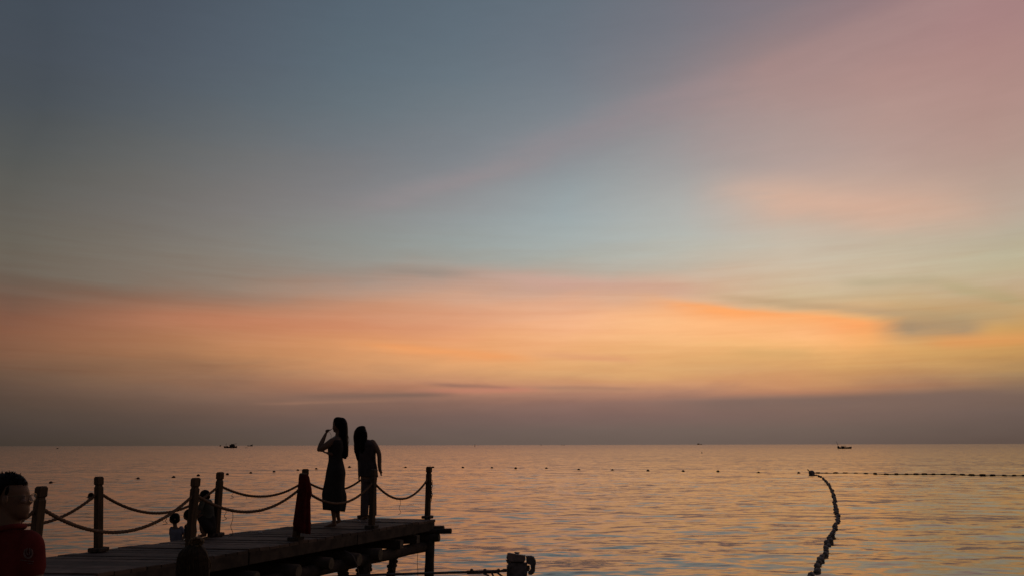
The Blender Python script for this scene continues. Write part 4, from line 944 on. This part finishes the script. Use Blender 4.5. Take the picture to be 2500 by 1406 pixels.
# smaller ones
p, s, L, root, V = fishing_boat(610.5, 1088.4, 13, 'small fishing boat with raised stern just right of the large left boat', -1)
bx(root, 'cabin', V, L, -.42, -.05, .08, .22, .09, M['cabin'], .8); g = G(); g.tube([V(-.1, .12), V(-.45, .3)], L * .05, 6); g.obj('awning', M['hull'], root)
p, s, L, root, V = fishing_boat(537.5, 1088.8, 5.5, 'tiny boat with a square cabin left of the large left boat', -1); bx(root, 'cabin', V, L, -.3, .2, .08, .55, .1, M['cabin'], .8)
p, s, L, root, V = fishing_boat(601, 1092.3, 6, 'low open dinghy right of the large left boat', -1, name='dinghy'); bx(root, 'thwart', V, L, -.05, .03, .07, .09, .12, M['hull'])
p, s, L, root, V = fishing_boat(1708, 1084.6, 11.5, 'small far boat on the horizon left of the lone right boat', 1); bx(root, 'cabin', V, L, -.45, -.1, .08, .25, .09, M['cabin'], .8); g = G(); g.tube([V(0, .1), V(0, .34)], L * .02, 6); g.obj('mast', M['hull'], root)
p, s, L, root, V = fishing_boat(140, 1094.6, 6.5, 'tiny boat near the left edge of the horizon', 1); bx(root, 'cabin', V, L, -.15, .25, .08, .35, .1, M['cabin'], .6)
for k, (x, l, lb) in enumerate(((1321, 3.2, 'tiny speck of a boat on the horizon, left of a pair'), (1372, 2.6, 'tiny speck of a boat on the horizon, the left one of a close pair'), (1377, 2.8, 'tiny speck of a boat on the horizon, the right one of a close pair'))):
    p, s, L, root, V = fishing_boat(x, 1086.2, l * 1.1, lb, 1); bx(root, 'cabin', V, L, -.3, .2, .08, .5, .1, M['cabin'], .8)
# marker pole and a bird skimming the water
q = at_z(1159, 1090, 0); s = q[1] / 1900; g = G(); g.tube([q - UP * s, q + UP * s * 5.5 + np.array([s * .5, 0, 0])], s * .55, 6); o = g.obj('marker_pole', M['buoy'], origin=tuple(q)); tag(o, 'thin upright marker pole in the water right of the two women', 'marker')
q = at_z(1714, 1111.5, 0); s = q[1] / 1900; root = thing('bird', tuple(q), 'small dark bird flying low over the water ahead of the far boat', 'bird')
c = q + UP * s * 6.5; g = G(); g.ell(c, (s * 1.6, s * .9, s * .8)); g.obj('body', M['bird'], root, True)
for a in (-1, 1):
    g = G(); t = c + np.array([-s * .8, a * s * 1.5, s * 3.2]); g.rings([[c + np.array([s * .8, 0, 0]), c + np.array([-s * .6, 0, 0]), t], [c + np.array([s * .8, 0, s * .25]), c + np.array([-s * .6, 0, s * .25]), t + UP * s * .1]]); g.obj('wing', M['bird'], root)

# ------------------------------------------------------------------ long-tail engine on the stern of a small boat
def longtail():
    Y0 = 11.0; W = lambda x, y, d=0: at_y(x, y, Y0 + d); s = np.linalg.norm(at_y(1250, 1380, Y0) - at_y(1251, 1380, Y0))
    b = at_y(1262, 1410, Y0); root = thing('boat_engine', (b[0], b[1], .30), 'small boat engine with a long steel propeller shaft raised level', 'engine')
    def plate(name, pix, dep, m, d0=0, bev=0):       # a cast block: outline with rounded depth
        g = G(); n = len(pix); cx = sum(q[0] for q in pix) / n; cy = sum(q[1] for q in pix) / n; rs = []
        for d, k in ((-dep, .86), (-dep * .8, .97), (0, 1), (dep * .8, .97), (dep, .86)): rs.append([W(cx + (x - cx) * k, cy + (y - cy) * k, d0 + d) for x, y in pix])
        g.rings(rs); return g.obj(name, m, root)
    plate('engine_block', [(1241, 1371), (1287, 1372), (1288, 1392), (1286, 1418), (1238, 1418), (1237, 1394)], .13, M['engine'])
    tk = plate('fuel_tank', [(1239, 1348.5), (1244, 1348), (1262, 1351), (1283, 1354), (1283, 1366), (1279, 1372), (1244, 1371), (1238, 1366), (1236, 1360)], .14, M['tank'])
    g = G(); a, c = W(1262, 1351), W(1262.3, 1347); g.tube([a, a + (c - a) * .5, a + (c - a) * .5, c], [5 * s, 5 * s, 7 * s, 7 * s], 14, dome=False); g.obj('filler_cap', M['engine'], tk)
    plate('air_cleaner', [(1284, 1355), (1298, 1355), (1304, 1358), (1308, 1366), (1309, 1374), (1307, 1380), (1306.5, 1393), (1303, 1399), (1298, 1402.5), (1290, 1402), (1289, 1396), (1296, 1388), (1295, 1378), (1285, 1374)], .09, M['engine'], -.02)
    plate('carburettor', [(1283, 1379), (1293, 1379), (1294, 1388), (1290, 1394), (1283, 1394)], .06, M['steel'], -.05)
    plate('starter_lever', [(1234, 1364), (1238, 1366), (1246, 1371), (1243, 1377), (1238, 1374)], .03, M['engine'], -.1)
    for k, y in enumerate((1381, 1386, 1391, 1396, 1401)):                # cooling fins
        g = G(); g.box(W(1246, y, -.03), np.array([9 * s, 0, 0]), np.array([0, .11, 0]), UP * s * .9); g.obj('cooling_fin', M['engine'], root)
    g = G(); g.tube([W(700, 1411.5, .05), W(945, 1401, .02), W(1142, 1395.5)], [2.6 * s, 2.8 * s, 3.0 * s], 12); sh = g.obj('shaft', M['steel'], root, True)
    g = G(); g.tube([W(1140, 1396.3), W(1215, 1394)], 4.4 * s, 12, dome=False); g.obj('bearing_tube', M['steel'], root, True)
    g = G(); g.tube([W(1215, 1393.5), W(1223, 1393), W(1230, 1391.5), W(1242, 1391)], [3.4 * s, 2.6 * s, 4.2 * s, 3.6 * s], 10); g.obj('coupling', M['engine'], root, True)
    for x in (1151.5, 1184, 1217):
        g = G(); g.tube([W(x, 1394, -.02), W(x, 1391.5, -.02)], [3.6 * s, 4.4 * s], 8); g.ell(W(x, 1390, -.02), np.array([4.3, 4, 2.6]) * s, nu=8, nv=6); g.obj('clamp_bolt', M['engine'], root)
    for q in (((1180, 1398), (1192, 1404), (1200, 1420)), ((1200, 1397), (1204, 1404), (1205, 1420)), ((1213, 1396), (1221, 1402), (1236, 1414))):
        g = G(); g.tube([W(*p, -.03) for p in q], 2.3 * s, 8); g.obj('bracket_strut', M['engine'], root)
    pc = W(700, 1411.5, .05)
    for k in range(3):
        a = k * 2.094; g = G(); v = np.array([0, math.cos(a), math.sin(a)]); w_ = np.array([.35, -math.sin(a), math.cos(a)])
        g.rings([[pc + v * .01 + w_ * .012, pc + v * .01 - w_ * .012, pc + v * .09 - w_ * .03, pc + v * .11, pc + v * .09 + w_ * .03], [pc + np.array([.006, 0, 0]) + q for q in (v * .01 + w_ * .012, v * .01 - w_ * .012, v * .09 - w_ * .03, v * .11, v * .09 + w_ * .03)]]); g.obj('propeller_blade', M['steel'], sh)
    # pedestal down to the stern
    g = G(); g.tube([np.array([b[0], Y0, .2]), np.array([b[0], Y0, b[2] + .02])], .05, 10, dome=False); g.obj('swivel_pedestal', M['engine'], root)
    hb = thing('moored_boat', (b[0] + 1.95, Y0, 0), 'low open wooden boat carrying the long shafted engine at its stern', 'boat'); g = G()
    hull_mesh(g, np.array([b[0] + 1.95, Y0, 0]), 4.2, 1.1, .24, 1, .25, .0); g.obj('hull', M['hull'], hb, True)
    for x in (-.8, .4, 1.2):
        g = G(); g.box(np.array([b[0] + 1.95 + x, Y0, .215]), (.1, 0, 0), (0, .42, 0), (0, 0, .012), .004); g.obj('thwart', M['beam'], hb)
longtail()

for o in bpy.data.objects:
    if '_o' in o: del o['_o']
